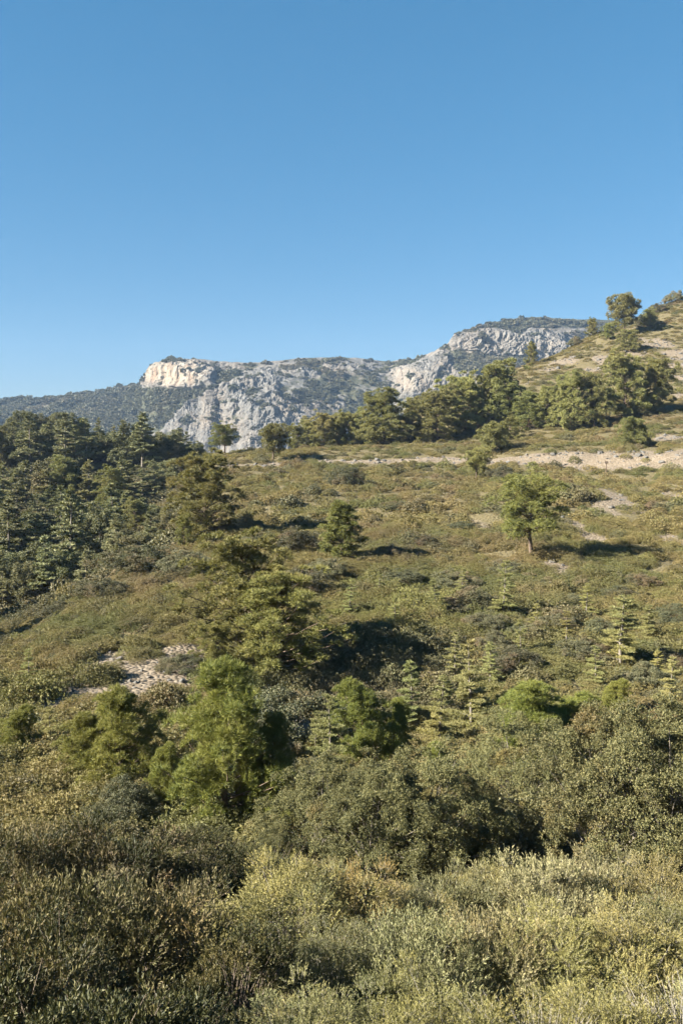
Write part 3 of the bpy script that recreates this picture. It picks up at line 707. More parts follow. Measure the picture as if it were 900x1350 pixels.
# ---- the crest and the hill on the right
G = 'pines along the crest behind the track'
for k, u, Y, h, wx, lab in [
    ('pine_slope', 297, 162, 46, 1.25, 'lone rounded pine on bare trunk standing before the shaded cleft of the white cliffs'),
    ('pine_umbrella', 360, 139, 50, 1.05, 'open flat-topped pine with thin trunk at the left end of the pale track'),
    ('pine_far', 392, 168, 36, 1.0, 'smallest pine at the left end of the crest row, right of the flat-topped pine'),
    ('pine_far', 427, 166, 50, 1.0, 'rounded pine second from the left end of the crest row, dark on its right side'),
    ('pine_far', 409, 170, 40, 1.0, 'low pine of the crest row between the smallest pine and the rounded one'),
    ('pine_far', 446, 170, 44, 1.0, 'small pine of the crest row left of the narrow pine'),
    ('pine_far', 484, 168, 50, 1.0, 'pine of the crest row between the narrow pine and the biggest clump'),
    ('pine_far', 464, 167, 52, .9, 'narrow pine in the crest row just left of the biggest dense clump'),
    ('pine_far', 506, 162, 74, 1.2, 'big dense rounded pine of the crest clump below the white rock outcrop'),
    ('pine_far', 541, 166, 60, .9, 'darker pine tucked between two big pines of the crest clump'),
    ('pine_far', 577, 160, 74, 1.15, 'broad yellow-green pine of the crest clump, right of a dark gap'),
    ('pine_far', 612, 166, 78, 1.0, 'tall pine in the crest clump whose top stands under the dark scrub wedge'),
    ('pine_far', 647, 168, 86, 1.0, 'tallest dark green pine of the crest clump, left of the grassy hill slope'),
    ('pine_far', 695, 158, 52, 1.1, 'medium rounded pine, deep shade at its right, between crest clump and twin pines'),
    ('pine_dense', 672, 150, 40, 1.2, 'low pale green pine growing in front of the dark-shaded rounded pine'),
    ('pine_far', 670, 166, 58, 1.0, 'small pine filling the gap right of the tallest crest pine'),
    ('pine_far', 718, 157, 60, .9, 'bushy pine just left of the two upright pines above the track'),
    ('pine_far', 752, 152, 78, .75, 'left of the two upright pines above the stony bank of the track'),
    ('pine_far', 782, 151, 74, .75, 'right of the two upright pines above the stony bank of the track'),
    ('pine_far', 822, 157, 88, .9, 'tall yellow-green pine on the right above the low spreading pine'),
    ('pine_far', 858, 160, 74, .8, 'pine at the right end of the crest row nearest the frame edge'),
    ('pine_low', 832, 127, 44, .85, 'low spreading pine leaning over the right part of the stony track'),
    ('pine_low', 648, 133, 40, .9, 'broad low pine with dark shadow spreading over the middle of the track'),
    ('pine_umbrella', 627, 113, 48, 1.0, 'small umbrella-shaped pine on a bent trunk just below the track'),
    ]:
    plant(k, 'pine_tree', u, Y, None, h, lab, G, 'tree', wx * (1.1 if k == 'pine_far' else 1.0))
G = 'trees on the skyline hill at the right'
plant('pine_umbrella', 'pine_tree', 819, 240, None, 54, 'dark broad pine standing out against the sky on the right hill', G, 'tree', 1.0)
plant('pine_far', 'pine_tree', 826, 222, None, 32, 'lower bushy pine just beneath the dark skyline pine', G, 'tree', 1.3)
plant('pine_far', 'pine_tree', 799, 236, None, 22, 'low pine merging with the left foot of the skyline pine', G, 'tree', 1.2)
plant('pine_far', 'pine_tree', 848, 246, None, 24, 'rounded pine touching the right side of the skyline pine', G, 'tree', 1.1)
plant('pine_dense', 'pine_tree', 697, 226, None, 32, 'small cone-shaped tree at the left foot of the right hill before the pale cliff', G, 'tree', .75)
plant('pine_dense', 'pine_tree', 776, 252, None, 26, 'little feathery tree on the hill line left of the dark skyline pine', G, 'tree', .9)
for u, Y, h, lab in [(862, 262, 14, 'low dark bush on the skyline right of the big skyline pine'), (883, 272, 15, 'tiny upright bush on the skyline near the right frame edge'), (756, 245, 13, 'low grey-green bush at the hill line where the cliff band ends'), (846, 248, 16, 'dark bush at the right foot of the skyline pine')]:
    plant('kermes', 'shrub', u, Y, None, h, lab, 'bushes on the right hill line', 'shrub', 1.1, parts=SH)

# ---- slope
plant('pine_slope', 'pine_tree', 700, None, 735, 126, 'lone pine with bare brown trunk casting a long shadow on the open slope', None, 'tree', 1.28, var=1)
plant('pine_cone', 'pine_tree', 451, None, 738, 82, 'feathery pine in the middle of the slope with dark right side and shadow strip', None, 'tree', 1.35)
plant('pine_dense', 'pine_tree', 270, 71, None, 124, 'dense rounded pine at the right border of the left wood', None, 'tree', 1.2, var=2)
plant('pine_dense', 'pine_tree', 243, 66, None, 50, 'small yellow-green pine at the foot of the dense rounded pine', None, 'tree', .8)
plant('pine_dense', 'pine_tree', 325, 40.5, None, 172, 'big spreading pine whose deep black shadow falls to its right', None, 'tree', 1.2, var=1)
plant('pine_dense', 'pine_tree', 285, 37.5, None, 84, 'lower yellow-green pine in front of the big spreading pine', None, 'tree', 1.1)
plant('pine_dense', 'pine_tree', 366, 37.5, None, 150, 'dark-sided pine beside the deep black shadow', None, 'tree', 1.35)
plant('pine_young', 'pine_tree', 292, 19.4, None, 240, 'tall feathery young pine left of center, biggest of the near pines', 'young pines in the dip', 'tree', .95)
plant('pine_young', 'pine_tree', 348, 20, None, 150, 'dark shaded young pine leaning on the right of the tallest near pine', 'young pines in the dip', 'tree', .85)
plant('pine_young', 'pine_tree', 156, 22.5, None, 140, 'bright yellow-green young pine below the stony patch on the left', 'young pines in the dip', 'tree', 1.15)
plant('pine_young', 'pine_tree', 112, 23, None, 90, 'low bushy young pine at the left foot of the bright pine', 'young pines in the dip', 'tree', 1.2)
plant('pine_young', 'pine_tree', 216, 21, None, 92, 'slim young pine between the bright pine and the tallest near pine', 'young pines in the dip', 'tree', .75)
plant('pine_young', 'pine_tree', 486, 26.5, None, 128, 'bright cone-shaped young pine in front of the black shadow', 'young pines in the dip', 'tree', 1.0)
plant('pine_young', 'pine_tree', 522, 27.5, None, 100, 'dark right-hand companion of the bright cone-shaped pine', 'young pines in the dip', 'tree', .7)
plant('pine_young', 'pine_tree', 716, 24, None, 135, 'bushy bright green young pine behind the dark hollow between oaks', 'young pines in the dip', 'tree', 1.25)
plant('pine_young', 'pine_tree', 752, 25, None, 100, 'yellow-green young pine behind the big evergreen oak', 'young pines in the dip', 'tree', 1.2)
plant('pine_young', 'pine_tree', 578, 24, None, 62, 'small yellow pine bush in front of the striped young cedars', 'young pines in the dip', 'tree', 1.1)
plant('pine_young', 'pine_tree', 816, 31, None, 60, 'small yellow pine bush below the broad striped cedar on the right', 'young pines in the dip', 'tree', 1.0)
plant('pine_young', 'pine_tree', 12, 25, None, 70, 'dark small pine cut by the left frame edge', 'young pines in the dip', 'tree', 1.1)

G = 'young cedars with layered branches on the slope'
for u, Y, h, wx, lab in [
    (577, 46, 48, 1.3, 'short pale cedar with layered branches left of the dark scrub oak patch'),
    (546, 34, 80, 1.1, 'bluish cedar half in the black shadow, left of two taller ones'),
    (580, 31, 92, 1.1, 'pale striped cedar standing over the small yellow pine bush'),
    (624, 33, 112, 1.0, 'tallest yellow-green striped cedar beside the black shadow end'),
    (822, 38, 92, 1.5, 'broad pale cedar with many flat layers at the right'),
    (749, 41, 46, 1.2, 'small cedar with flat layers between the lone pine and the yellow pines'),
    (664, 46, 68, .9, 'thin cedar with bare leader right of the dark scrub oak patch'),
    (435, 25, 104, 1.0, 'spiky pale cedar left of the bright cone-shaped pine'),
    (521, 44, 40, 1.1, 'small cedar on the slope above the black shadow'),
    (690, 40, 46, 1.1, 'little cedar above the bushy bright green pine'),
    (32, 33, 48, 1.2, 'dark small cedar among heath near the left frame edge'),
    (545, 125, 19, 1.6, 'tiny dark cedar beside the pale track'),
    (872, 36, 40, 1.2, 'faint low cedar in the heath near the right frame edge'),
    (60, 25, 56, 1.0, 'small greenish cedar at the left, beside the low bushy pine'),
    (460, 47, 44, 1.0, 'slim light cedar on the heath slope below the feathery pine'),
    (600, 37, 66, 1.0, 'cedar close behind the tallest striped cedar, on its left'),
    (648, 36, 58, 1.1, 'cedar close behind the tallest striped cedar, on its right'),
    (706, 43, 40, 1.2, 'short cedar on the slope below the foot of the lone pine'),
    (775, 47, 40, 1.2, 'short cedar on the slope below the long pine shadow'),
    (790, 35, 52, 1.1, 'cedar at the lower left of the broad pale cedar'),
    (858, 42, 46, 1.2, 'cedar at the upper right of the broad pale cedar'),
    (890, 33, 60, 1.1, 'cedar at the right frame edge above the big evergreen oak'),
    (610, 52, 34, 1.3, 'small cedar at the upper edge of the middle scrub oak patch'),
    (500, 51, 32, 1.3, 'small cedar above the black shadow, below the feathery pine shadow'),
    (415, 28, 66, 1.0, 'slim cedar just left of the spiky pale cedar'),
    ]:
    plant('cedar_young', 'cedar_tree', u, Y, None, h * 1.14, lab, G, 'tree', wx)

G = 'dark bushes on the slope'
for u, Y, v, h, wx, lab in [
    (370, 30, None, 78, 1.35, 'grey-green scrub oak with brown patch below the black shadow'),
    (622, None, 808, 36, 1.7, 'dark scrub oak patch in the middle of the right slope'),
    (386, None, 728, 34, 1.5, 'dark green bush on the slope left of the feathery pine'),
    (340, None, 724, 24, 1.5, 'small dark bush right of the dense rounded pine'),
    (325, None, 700, 20, 1.6, 'low purplish bush in the upper left of the slope'),
    (398, None, 785, 42, 1.2, 'dark bush just above the black shadow'),
    (455, None, 643, 30, 1.0, 'dark lone bush below the pale track with shadow on its right'),
    (660, None, 632, 20, 1.4, 'dark low bush right of the small umbrella pine'),
    (693, None, 842, 26, 1.4, 'dark bush shading the slope above the bright green pines'),
    (190, 59, None, 40, 2.0, 'wide grey-green mound of shrub at the foot of the left wood'),
    (240, 57, None, 30, 1.8, 'grey-green shrub mound right of the widest mound by the left wood'),
    (130, 52, None, 32, 1.5, 'olive bush on the spur edge beside the shaded hollow'),
    (75, 50, None, 28, 1.1, 'small greyish bush on the spur edge over the dark hollow'),
    (755, None, 800, 18, 1.6, 'low dark bush below the shadow of the lone pine'),
    (640, None, 830, 26, 1.5, 'round dark bush above the tallest striped cedar'),
    (770, None, 870, 30, 1.5, 'round dark bush behind the yellow-green young pine'),
    (850, None, 905, 34, 1.4, 'round dark bush behind the rightmost oak crown'),
    (560, None, 812, 24, 1.6, 'round dark bush above the bluish cedar'),
    (675, None, 885, 36, 1.3, 'round dark bush left of the bushy bright green young pine'),
    (735, None, 825, 22, 1.6, 'wide dark bush above the small flat-layered cedar'),
    (815, None, 790, 20, 1.7, 'wide dark bush midway between lone pine shadow and broad pale cedar'),
    (890, None, 820, 24, 1.5, 'dark bush at the right frame edge above the broad cedar'),
    (515, None, 735, 18, 1.8, 'dark bush just under the shadow strip of the feathery pine'),
    (665, None, 755, 18, 1.8, 'dark bush on the slope left below the lone pine'),
    (600, None, 775, 22, 1.8, 'dark wide bush just above the middle scrub oak patch'),
    (560, None, 722, 16, 1.8, 'low dark bush at the right end of the feathery pine shadow'),
    (530, None, 770, 22, 1.6, 'green bush right of center between feathery pine and scrub oak patch'),
    (425, None, 762, 26, 1.5, 'rounded dark bush left below the feathery pine'),
    (650, None, 860, 30, 1.3, 'dark green bush just right of the tallest striped cedar'),
    (725, None, 780, 18, 1.7, 'flat dark bush below the foot of the lone pine'),
    (845, None, 775, 20, 1.5, 'olive bush on the slope below the lone pine shadow tip'),
    (790, None, 838, 24, 1.5, 'dark bush left of the broad pale cedar'),
    (610, None, 700, 14, 1.9, 'flat dark bush on the upper slope left of the lone pine'),
    (520, None, 672, 12, 2.0, 'flat brownish bush on the upper slope below the track'),
    (860, None, 672, 12, 1.8, 'low bush beside the bare strip below the stony track'),
    (885, None, 880, 26, 1.3, 'dark-shadowed bush near the right frame edge'),
    (235, 36, None, 24, 1.6, 'brownish bush on the stony patch at left'),
    (330, 26, None, 60, 1.2, 'brown-green bush right of the stony patch behind the tall feathery pine'),
    (160, 20, None, 62, 1.0, 'dark bare-branched bush under the bright young pine'),
    (395, 23, None, 50, 1.1, 'grey bush between the tallest near pine and the spiky cedar'),
    ]:
    plant('kermes', 'shrub', u, Y, v, h, lab, G, 'shrub', wx, parts=SH)

# ---- the wood on the left
def wood(kind, name, lst, where, group):
    pass
WG = 'trees of the left wood'
ROWS = [
    ('top rank', [('oak_far', 10, 203, 28, 1.1), ('oak_far', 34, 203, 40, 1.0), ('oak_far', 62, 204, 36, .9), ('oak_far', 84, 203, 38, .9), ('pine_far', 112, 203, 42, 1.2), ('cedar', 150, 202, 34, .9), ('cedar', 170, 200, 38, .9), ('oak_far', 192, 200, 30, 1.0), ('oak_far', 216, 196, 30, 1.1), ('cedar', 240, 194, 40, 1.2)]),
    ('second rank down', [('pine_far', -4, 172, 60, .8), ('cedar', 20, 176, 50, .9), ('cedar', 42, 168, 68, .9), ('cedar', 66, 172, 55, 1.0), ('cedar', 86, 166, 82, .95), ('cedar', 116, 168, 74, 1.1), ('oak_far', 140, 174, 40, 1.0), ('cedar', 160, 168, 62, 1.0), ('cedar', 188, 166, 62, 1.1), ('oak_far', 212, 170, 40, 1.1), ('cedar', 236, 172, 46, 1.2), ('oak_far', 258, 178, 22, 1.2)]),
    ('third rank down', [('cedar', 4, 138, 62, .9), ('cedar', 34, 140, 48, 1.0), ('cedar', 60, 136, 56, 1.1), ('pine_far', 88, 138, 62, .8), ('cedar', 116, 136, 56, 1.1), ('pine_dense', 143, 132, 62, 1.0), ('cedar', 172, 138, 50, 1.2), ('cedar', 206, 140, 50, 1.25), ('oak_far', 230, 146, 34, 1.2)]),
    ('fourth rank down', [('cedar', -4, 112, 74, .9), ('cedar', 22, 116, 54, .9), ('cedar', 52, 110, 66, 1.1), ('cedar', 78, 114, 62, 1.0), ('oak_far', 104, 116, 44, .9), ('cedar', 150, 114, 62, .9), ('pine_far', 176, 112, 46, .9), ('cedar', 204, 112, 34, 1.2), ('oak_far', 218, 104, 30, 1.1)]),
    ('fifth rank down', [('cedar', 10, 95, 80, 1.0), ('cedar', 42, 96, 62, 1.0), ('cedar', 92, 92, 88, .95), ('oak_far', 130, 97, 66, .9), ('cedar', 147, 90, 66, 1.1), ('oak_far', 176, 88, 62, 1.0), ('cedar', 196, 92, 58, 1.0), ('oak_far', 216, 86, 44, 1.0)]),
    ('front rank', [('cedar', 2, 82, 78, .95), ('oak_far', 34, 82, 52, .9), ('cedar', 62, 81, 82, .85), ('oak_far', 86, 82, 48, .8), ('cedar', 112, 80, 44, 1.1), ('oak_far', 136, 80, 40, 1.0), ('cedar', 158, 78, 56, 1.0)]),
]
for u, Y, h, lab in [(-75, 66, 130, 'tall layered cedar outside the left edge, shading the hollow'), (-120, 62, 140, 'second cedar outside the left edge, farther from the hollow'), (-55, 74, 110, 'layered cedar just outside the left edge, behind the hollow')]:
    plant('cedar', 'cedar_tree', u, Y, None, h, lab, WG, 'tree', 1.1)
WORDS = ['first', 'second', 'third', 'fourth', 'fifth', 'sixth', 'seventh', 'eighth', 'ninth', 'tenth', 'eleventh', 'twelfth']
DESC = {'cedar': ('cedar_tree', 'layered cedar'), 'oak_far': ('oak_tree', 'rounded oak'), 'pine_far': ('pine_tree', 'bushy pine'), 'pine_dense': ('pine_tree', 'bright green pine')}
for where, lst in ROWS:
    lst = sorted(lst, key=lambda t: t[1]); full = [lst[0]]
    for a_, b_ in zip(lst[:-1], lst[1:]):                  # the wood is dense: fill wide gaps
        if b_[1] - a_[1] > 21: full.append(('cedar' if (a_[1] + b_[1]) % 4 else 'oak_far', (a_[1] + b_[1]) / 2, (a_[2] + b_[2]) / 2 + 3, (a_[3] + b_[3]) * .42, 1.0))
        full.append(b_)
    for i, (k, u, Y, h, wx) in enumerate(full):
        rr = random.Random(i * 31 + int(Y)); h *= rr.uniform(.85, 1.35) * (.74 if Y > 190 else .92 if Y > 160 else 1); wx *= rr.uniform(.8, 1.25)
        n = len(full); pos = WORDS[i] + ' from left' if i < (n + 1) // 2 else WORDS[n - 1 - i] + ' from right'
        plant(k, DESC[k][0], u, Y, None, h, '%s, %s, %s of the left wood' % (DESC[k][1], pos, where), WG, 'tree', wx)

# ---- near oaks and foreground shrubs
G = 'evergreen oaks behind the foreground shrubs'
for u, Y, h, wx, lab in [
    (806, 16.5, 232, .88, 'big dense evergreen oak right of the dark hollow, left half of the oak clump'),
    (900, 15.6, 258, .95, 'big dense evergreen oak cut by the right frame edge'),
    (566, 16.5, 190, .95, 'brownish evergreen oak left of the dark hollow'),
    (490, 16.0, 165, .95, 'grey-green evergreen oak left of the brownish one'),
    (425, 17.5, 150, .95, 'lower grey-green oak bush right of the tallest near pine'),
    (700, 21.5, 140, 1.15, 'evergreen oak behind the dark hollow between the brownish and big oaks'),
    (360, 15.5, 75, .9, 'low oak bush under the dark young pine'),
    (940, 19, 190, 1.0, 'oak foliage peeping in at the right frame edge behind the big oak'),
    ]:
    plant('oak', 'oak_tree', u, Y, None, h, lab, G, 'tree', wx, parts=('trunk', 'crown'))

G = 'dark narrow-leaved shrubs at the lower left'
for k, u, Y, h, wx, lab in [
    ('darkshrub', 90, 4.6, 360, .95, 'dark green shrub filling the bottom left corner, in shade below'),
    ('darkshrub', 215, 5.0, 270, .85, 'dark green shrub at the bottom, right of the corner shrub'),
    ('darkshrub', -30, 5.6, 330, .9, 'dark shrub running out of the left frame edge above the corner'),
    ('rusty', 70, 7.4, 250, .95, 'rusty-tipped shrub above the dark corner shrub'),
    ('rusty', 185, 7.8, 215, .9, 'brownish grey shrub right of the rusty-tipped one'),
    ('phillyrea', 300, 7.0, 190, .9, 'grey-green narrow-leaved shrub in the lower middle left'),
    ('rusty', -10, 9.6, 210, .95, 'brown shrub at the left edge below the pine bushes'),
    ('rusty', 120, 10.2, 190, 1.0, 'brown twiggy shrub in the back row under the bright young pine'),
    ('phillyrea', 235, 10.6, 150, .95, 'grey-green shrub in the back row below the slim young pine'),
    ('phillyrea', 340, 11.0, 130, .9, 'grey-green shrub in the back row below the tallest near pine'),
    ('rusty', 30, 13.0, 120, 1.0, 'farthest brown shrub by the left frame edge'),
    ('phillyrea', 270, 13.8, 100, 1.0, 'low farthest grey-green shrub behind the back row'),
    ]:
    plant(k, 'shrub', u, Y, None, h, lab, G, 'shrub', wx, parts=SH)

G = 'olive fine-leaved shrubs at the lower right'
for k, u, Y, h, wx, lab in [
    ('olive', 330, 4.6, 190, .95, 'golden olive shrub at the bottom beside the dark shrubs'),
    ('olive', 440, 4.3, 150, .95, 'golden olive shrub at the bottom center'),
    ('olive', 560, 4.4, 150, .95, 'olive shrub at the bottom right of center'),
    ('dry', 680, 4.3, 170, .9, 'twiggy olive shrub with pale bare branches at the bottom'),
    ('olive', 790, 4.5, 150, .95, 'olive shrub at the bottom, left of the pale dry corner shrub'),
    ('dry', 890, 4.3, 200, .95, 'pale dry shrub with grey twigs in the bottom right corner'),
    ('olive', 390, 5.9, 190, .95, 'golden shrub in the second row, leftmost of the olive ones'),
    ('olive', 500, 5.8, 190, .95, 'tall golden shrub in the second row below the grey-green spiky shrubs'),
    ('olive', 610, 6.0, 190, .95, 'olive-brown shrub in the second row right of the tall golden one'),
    ('dry', 725, 5.8, 180, .95, 'grey-twigged shrub in the second row below the dark hollow'),
    ('olive', 830, 6.0, 190, .95, 'yellowish shrub in the second row near the right frame edge'),
    ('dry', 935, 5.8, 190, .9, 'grey twigs running out of the right frame edge in the second row'),
    ('olive', 440, 7.6, 160, .95, 'olive shrub in the third row right of the dark narrow-leaved ones'),
    ('greybush', 560, 7.6, 170, .95, 'grey-green spiky shrub in the third row, left of its twin'),
    ('greybush', 655, 7.8, 165, .95, 'grey-green spiky shrub in the third row under the dark hollow'),
    ('olive', 760, 7.6, 165, .95, 'olive shrub in the third row below the big oak'),
    ('olive', 860, 7.8, 175, .95, 'rust-flecked olive shrub in the third row at the right'),
    ('olive', 380, 9.4, 165, .95, 'olive shrub in the back row below the low oak bush'),
    ('olive', 480, 9.6, 150, .95, 'olive shrub in the back row below the grey-green oak'),
    ('greybush', 590, 9.8, 128, .95, 'silvery-green shrub in the back row below the brownish oak'),
    ('greybush', 735, 9.6, 150, 1.0, 'pale silvery shrub with upright spikes right of the dark hollow'),
    ('greybush', 808, 10.2, 135, 1.0, 'silvery shrub in the back row under the big oak'),
    ('olive', 885, 9.8, 135, 1.0, 'pale olive shrub in the back row at the right frame edge'),
    ('olive', 960, 8.0, 175, .95, 'olive shrub at the right frame edge in the third row'),
    ('olive', 650, 11.5, 90, 1.0, 'low olive shrub at the foot of the brownish oak'),
    ('olive', 1040, 4.6, 170, 1.0, 'olive shrub just outside the right frame edge, beside the dry corner shrub'),
    ('greybush', 1030, 6.4, 180, 1.0, 'silvery shrub just outside the right frame edge in the second row'),
    ('olive', 1130, 5.6, 180, 1.0, 'olive shrub farther outside the right frame edge'),
    ('olive', 1050, 9.0, 150, 1.1, 'olive shrub outside the right frame edge in the back row'),
    ('olive', 420, 12.0, 90, 1.1, 'low grey-olive shrub under the lower grey-green oak bush'),
    ]:
    plant(k, 'shrub', u, Y, None, h, lab, G, 'shrub', wx, parts=SH)

# ---- a marker post by the track, and pale boulders
def post():
    x, y, z = at(798, 113.5)
    o = bpy.data.objects.new('marker_post', None); C.objects.link(o); o.location = (x, y, z)
    tag(o, 'thin dark marker post with small plate by the stony track', 'post')
    g = Geo(); g.tube([[0, 0, -.2], [0, 0, .9], [.01, 0, 1.75]], [.07, .065, .06], 8)
    link('pole', g.mesh('pole', M['bark'], True), o)
    b = Geo(); p = np.array([[x0, y0, z0] for z0 in (1.45, 1.75) for y0 in (-.09, -.05) for x0 in (-.22, .22)], float)
    b.add(p, Q=[[0, 1, 3, 2], [4, 6, 7, 5], [0, 4, 5, 1], [2, 3, 7, 6], [0, 2, 6, 4], [1, 5, 7, 3]])
    link('plate', b.mesh('plate', M['bark']), o)
post()

def rock_mesh(seed, flat=.65):
    rng = np.random.default_rng(seed)
    import bmesh
    bm = bmesh.new(); bmesh.ops.create_icosphere(bm, subdivisions=3, radius=1)
    Vv = np.array([v.co[:] for v in bm.verts]); Fc = np.array([[v.index for v in f.verts] for f in bm.faces]); bm.free()
    d = 1 + .35 * noise(Vv * 1.1 + seed * 5.1) + .15 * noise(Vv * 2.7 + seed)
    for k in range(7):                                       # chop flat facets
        n = sphere_dirs(rng, 1)[0]; c = rng.uniform(.62, .85); q = (Vv * d[:, None]) @ n; d = np.where(q > c, d * c / np.maximum(q, 1e-6), d)
    return mesh_from('boulder', Vv * d[:, None] * [1, .85, flat], [(Fc, 0)], [M['rock']])
RK = [rock_mesh(i) for i in range(4)]
for i, (u, v, wpx, lab) in enumerate([(214, 692, 9, 'pale boulder in the dark gap of the left wood'), (168, 561, 9, 'white boulder at the top of the left wood before the blue hill'),
                                     (181, 566, 7, 'smaller white boulder right of the other at the top of the left wood'), (728, 741, 11, 'flat pale stone at the foot of the lone pine'),
                                     (238, 868, 12, 'largest pale stone on the stony patch at the left'), (402, 970, 14, 'pale stone below the spiky pale cedar')]):
    x, y, z = hit(u, v); o = link('boulder', RK[i % 4]); s = wpx / 2 / F * y; o.location = (x, y, z + .2 * s); o.scale = (s, s, s); o.rotation_euler = (0, 0, i * 1.7)
    tag(o, lab, 'boulder', 'pale boulders')

# ------------------------------------------------------------------ stuff: heath cushions, rubble, mountain scrub
def scatter(name, src_meshes, P, rot, scl, idx):
    col = bpy.data.collections.new(name + '_kinds')
    for i, me in enumerate(src_meshes):
        o = bpy.data.objects.new('%s_kind_%02d' % (name, i), me); col.objects.link(o)
    me = bpy.data.meshes.new(name); me.vertices.add(len(P)); me.vertices.foreach_set('co', np.asarray(P, np.float32).ravel())
    for nm, ty, dat, key in (('rot', 'FLOAT_VECTOR', rot, 'vector'), ('scl', 'FLOAT_VECTOR', scl, 'vector'), ('kind', 'INT', idx, 'value')):
        a = me.attributes.new(nm, ty, 'POINT'); a.data.foreach_set(key, np.asarray(dat).ravel())
    ng = bpy.data.node_groups.new(name, 'GeometryNodeTree')
    ng.interface.new_socket('Geometry', in_out='INPUT', socket_type='NodeSocketGeometry'); ng.interface.new_socket('Geometry', in_out='OUTPUT', socket_type='NodeSocketGeometry')
    gi = ng.nodes.new('NodeGroupInput'); go = ng.nodes.new('NodeGroupOutput')
    ci = ng.nodes.new('GeometryNodeCollectionInfo'); ci.inputs['Collection'].default_value = col; ci.inputs['Separate Children'].default_value = True; ci.inputs['Reset Children'].default_value = True
    ip = ng.nodes.new('GeometryNodeInstanceOnPoints'); ip.inputs['Pick Instance'].default_value = True
    def na(nm, ty):
        n = ng.nodes.new('GeometryNodeInputNamedAttribute'); n.data_type = ty; n.inputs[0].default_value = nm; return n.outputs[0]
    L = ng.links.new
    L(gi.outputs[0], ip.inputs['Points']); L(ci.outputs[0], ip.inputs['Instance']); L(na('kind', 'INT'), ip.inputs['Instance Index'])
    L(na('rot', 'FLOAT_VECTOR'), ip.inputs['Rotation']); L(na('scl', 'FLOAT_VECTOR'), ip.inputs['Scale']); L(ip.outputs[0], go.inputs[0])
    o = link(name, me); md = o.modifiers.new('scatter', 'NODES'); md.node_group = ng
    tag(o, kind='stuff'); return o

def cushion(seed, mat, n, leaves, ll, lw, H=.5, R=.55, up=.35, lump=.35):
    rng = np.random.default_rng(seed); K = Geo()
    d = sphere_dirs(rng, n, -.05); lum = 1 + lump * noise(d * 1.8 + seed * 2.1)
    P = d * (lum * (1 - .35 * rng.random(n) ** 1.5))[:, None] * np.array([R, R, H])
    D = nrm(d + np.array([0, 0, up]) + rng.normal(size=d.shape) * .3)
    p = np.repeat(P, leaves, 0); dd = np.repeat(D, leaves, 0); th = rng.uniform(.35, 1.45, len(p))[:, None]
    dirs = nrm(dd * np.cos(th) + perp(dd, rng) * np.sin(th))
    K.leaves(p, dirs, nrm(dd + .5 * rng.normal(size=dd.shape)), ll * rng.uniform(.6, 1.2, len(p)), lw)
    return K.mesh('cushion', mat)

def field(rng, n, umin, umax, ymin, ymax):
    """random points in the view sector, dense with 1/Y so that picture density is even-ish"""
    Y = np.sqrt(rng.uniform(ymin ** 2, ymax ** 2, n)); s = (rng.uniform(umin, umax, n) - 450) / F
    return s * Y, Y

rng = np.random.default_rng(99)
GREEN = [cushion(100 + i, M['greenheath'], 460, 6, .05, .017, H=.52, up=.4) for i in range(3)]
hk = [cushion(i, M['heath'], 420, 6, .06, .020) for i in range(5)] + GREEN + [cushion(20 + i, M['darkheath'], 380, 7, .055, .027, up=.3) for i in range(2)]
hkf = [cushion(40 + i, M['heath'], 260, 6, .09, .034) for i in range(4)] + GREEN + [cushion(60 + i, M['darkheath'], 260, 6, .09, .045, up=.3) for i in range(2)]
def heath(name, kinds, ndark, n, ymin, ymax, smin, smax):
    X, Y = field(rng, n, -120, 1020, ymin, ymax)
    b = bare(X, Y); P3 = np.stack([X, Y, 0 * X], -1)
    cov = fbm(P3 / 5.0, 3)
    keep = (rng.random(n) > np.where(Y < 110, .975 * sstep(.2, .52, b), b * .96)) & (cov > -.55)
    u = X / Y * F + 450
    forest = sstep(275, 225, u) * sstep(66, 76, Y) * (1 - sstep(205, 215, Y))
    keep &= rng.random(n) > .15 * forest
    X, Y, u, forest, P3 = X[keep], Y[keep], u[keep], forest[keep], P3[keep]; m = len(X)
    Z = ground(X, Y)
    s = rng.uniform(smin, smax, m) * (1 + .35 * noise(P3 / 3.0 + 40)); 
    s = s * (1 + .5 * forest); hsc = s * rng.uniform(.5, 1.0, m) * (1 - .35 * sstep(110, 160, Y)) * (1 + .45 * sstep(.1, .5, noise(P3 / 9 + 11)))
    dark = rng.random(m) < (.05 + .5 * sstep(.2, .5, noise(P3 / 10 + 77)) * sstep(110, 80, Y) + .9 * forest + .9 * sstep(1.2, .7, np.sqrt(((X - 1.3) / 5.5) ** 2 + ((Y - 38.5) / 4.2) ** 2)))  # last term adds dark cushions inside the big pine's shadow to deepen it
    nk = len(kinds) - ndark
    green = rng.random(m) < (.10 + .55 * sstep(.0, .4, noise(P3 / 7.5 + 141))) * (.25 + .75 * sstep(75, 48, Y)) * (.35 + .65 * sstep(240, 380, u))
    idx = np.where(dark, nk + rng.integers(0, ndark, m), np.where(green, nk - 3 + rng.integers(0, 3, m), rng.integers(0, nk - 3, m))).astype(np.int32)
    grow = 1 + .6 * rng.random(m) ** 5 * (dark | green); s = s * grow; hsc = hsc * grow
    rot = np.stack([rng.normal(size=m) * .12, rng.normal(size=m) * .12, rng.uniform(0, 6.28, m)], -1)
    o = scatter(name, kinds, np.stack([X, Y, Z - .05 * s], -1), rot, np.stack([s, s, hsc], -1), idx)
    o['label'] = 'low olive and brown heath covering the slope'
    return m
print('heath', heath('heath', hk, 2, 15000, 17, 75, .6, 1.35), heath('far_heath', hkf, 2, 22000, 72, 300, .8, 2.0))

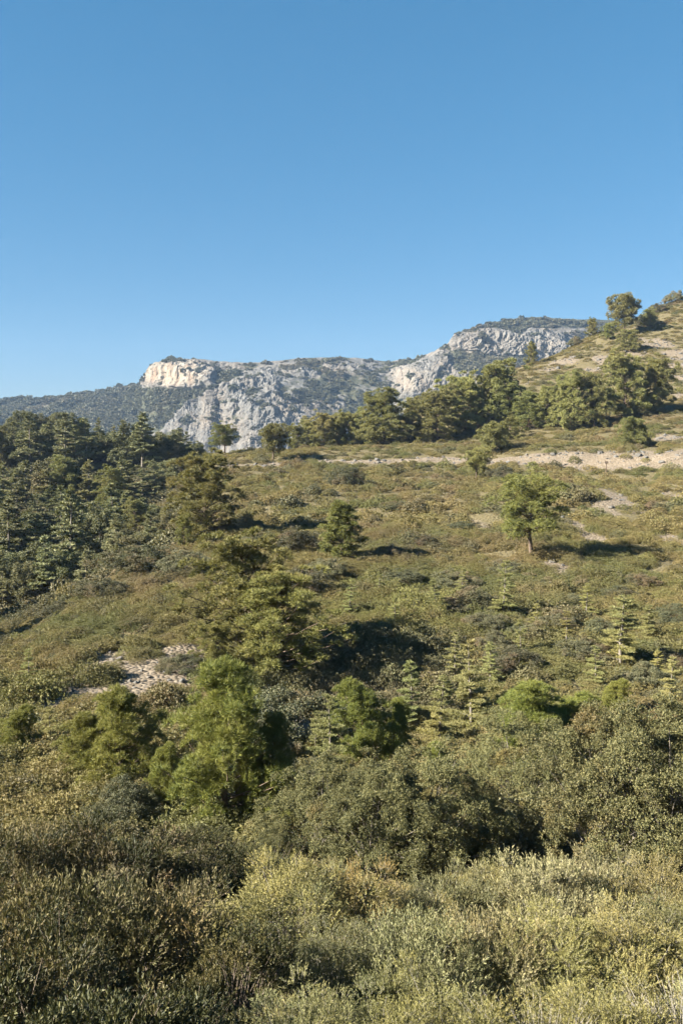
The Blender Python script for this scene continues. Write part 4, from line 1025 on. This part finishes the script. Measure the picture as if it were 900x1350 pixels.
# rubble on the stony places
X, Y = field(rng, 60000, -60, 960, 18, 290); b = bare(X, Y); k = rng.random(60000) < np.clip(b * 1.1 - .25, 0, 1); X, Y = X[k], Y[k]; m = len(X)
s = rng.uniform(.04, .13, m) * (1 + 2.0 * rng.random(m) ** 6) * (1 + .9 * sstep(60, 130, Y))
o = scatter('rubble', RK, np.stack([X, Y, ground(X, Y) + .1 * s], -1), rng.uniform(0, 6.28, (m, 3)) * [.1, .1, 1], np.stack([s, s, s], -1), rng.integers(0, 4, m).astype(np.int32))
o['label'] = 'loose pale limestone rubble on the track and bare patches'; print('rubble', m)

# scrub on the mountains
sk = [cushion(80 + i, M['scrub'], 46, 5, .55, .30, H=.75, R=1.0, up=.2, lump=.4) for i in range(3)]
def on_massif(name, Pm, Sm, n, smin, smax, lab, thr):
    a, b_ = Pm.shape[0], Pm.shape[1]
    top = int(a * .90)
    i = rng.integers(int(a * .12), top, n); j = rng.integers(0, b_ - 1, n)
    k = Sm[i, j] + .35 * fbm(Pm[i, j] / 22.0, 3) > thr + .25 * rng.random(n) - .6 * (rng.random(n) < .09)
    i, j = i[k], j[k]; m = len(i); P = Pm[i, j]
    s = rng.uniform(smin, smax, m) * (1 + 1.2 * rng.random(m) ** 5)
    o = scatter(name, sk, P - [0, 0, .2], np.stack([0 * s, 0 * s, rng.uniform(0, 6.28, m)], -1), np.stack([s, s, s], -1), rng.integers(0, 3, m).astype(np.int32))
    o['label'] = lab; print(name, m)
on_massif('mountain_scrub', MP, MS, 22000, 1.0, 2.6, 'grey-green scrub dotting the limestone mountain', .56)
on_massif('hill_scrub', HP, HS, 9000, 1.6, 3.4, 'dark scrub covering the far left hill', .45)

# ------------------------------------------------------------------ air
def haze():
    import bmesh
    bm = bmesh.new(); bmesh.ops.create_cube(bm, size=1); me = bpy.data.meshes.new('haze'); bm.to_mesh(me); bm.free()
    m = bpy.data.materials.new('haze'); nt, nd, lk = nodes(m)
    v = N(nt, 'ShaderNodeVolumePrincipled'); v.inputs['Color'].default_value = (.45, .66, 1, 1); v.inputs['Density'].default_value = HAZE
    o = N(nt, 'ShaderNodeOutputMaterial'); lk.new(v.outputs[0], o.inputs['Volume']); me.materials.append(m)
    b = link('haze', me); b.scale = (3100, 3100, 285); b.location = (0, 0, 142.5 - 95); tag(b, kind='stuff')
HAZE = .0001
haze()
for p in PLACED:
    if not (-60 < p[1] < 960): continue
    print('P', p[:5])
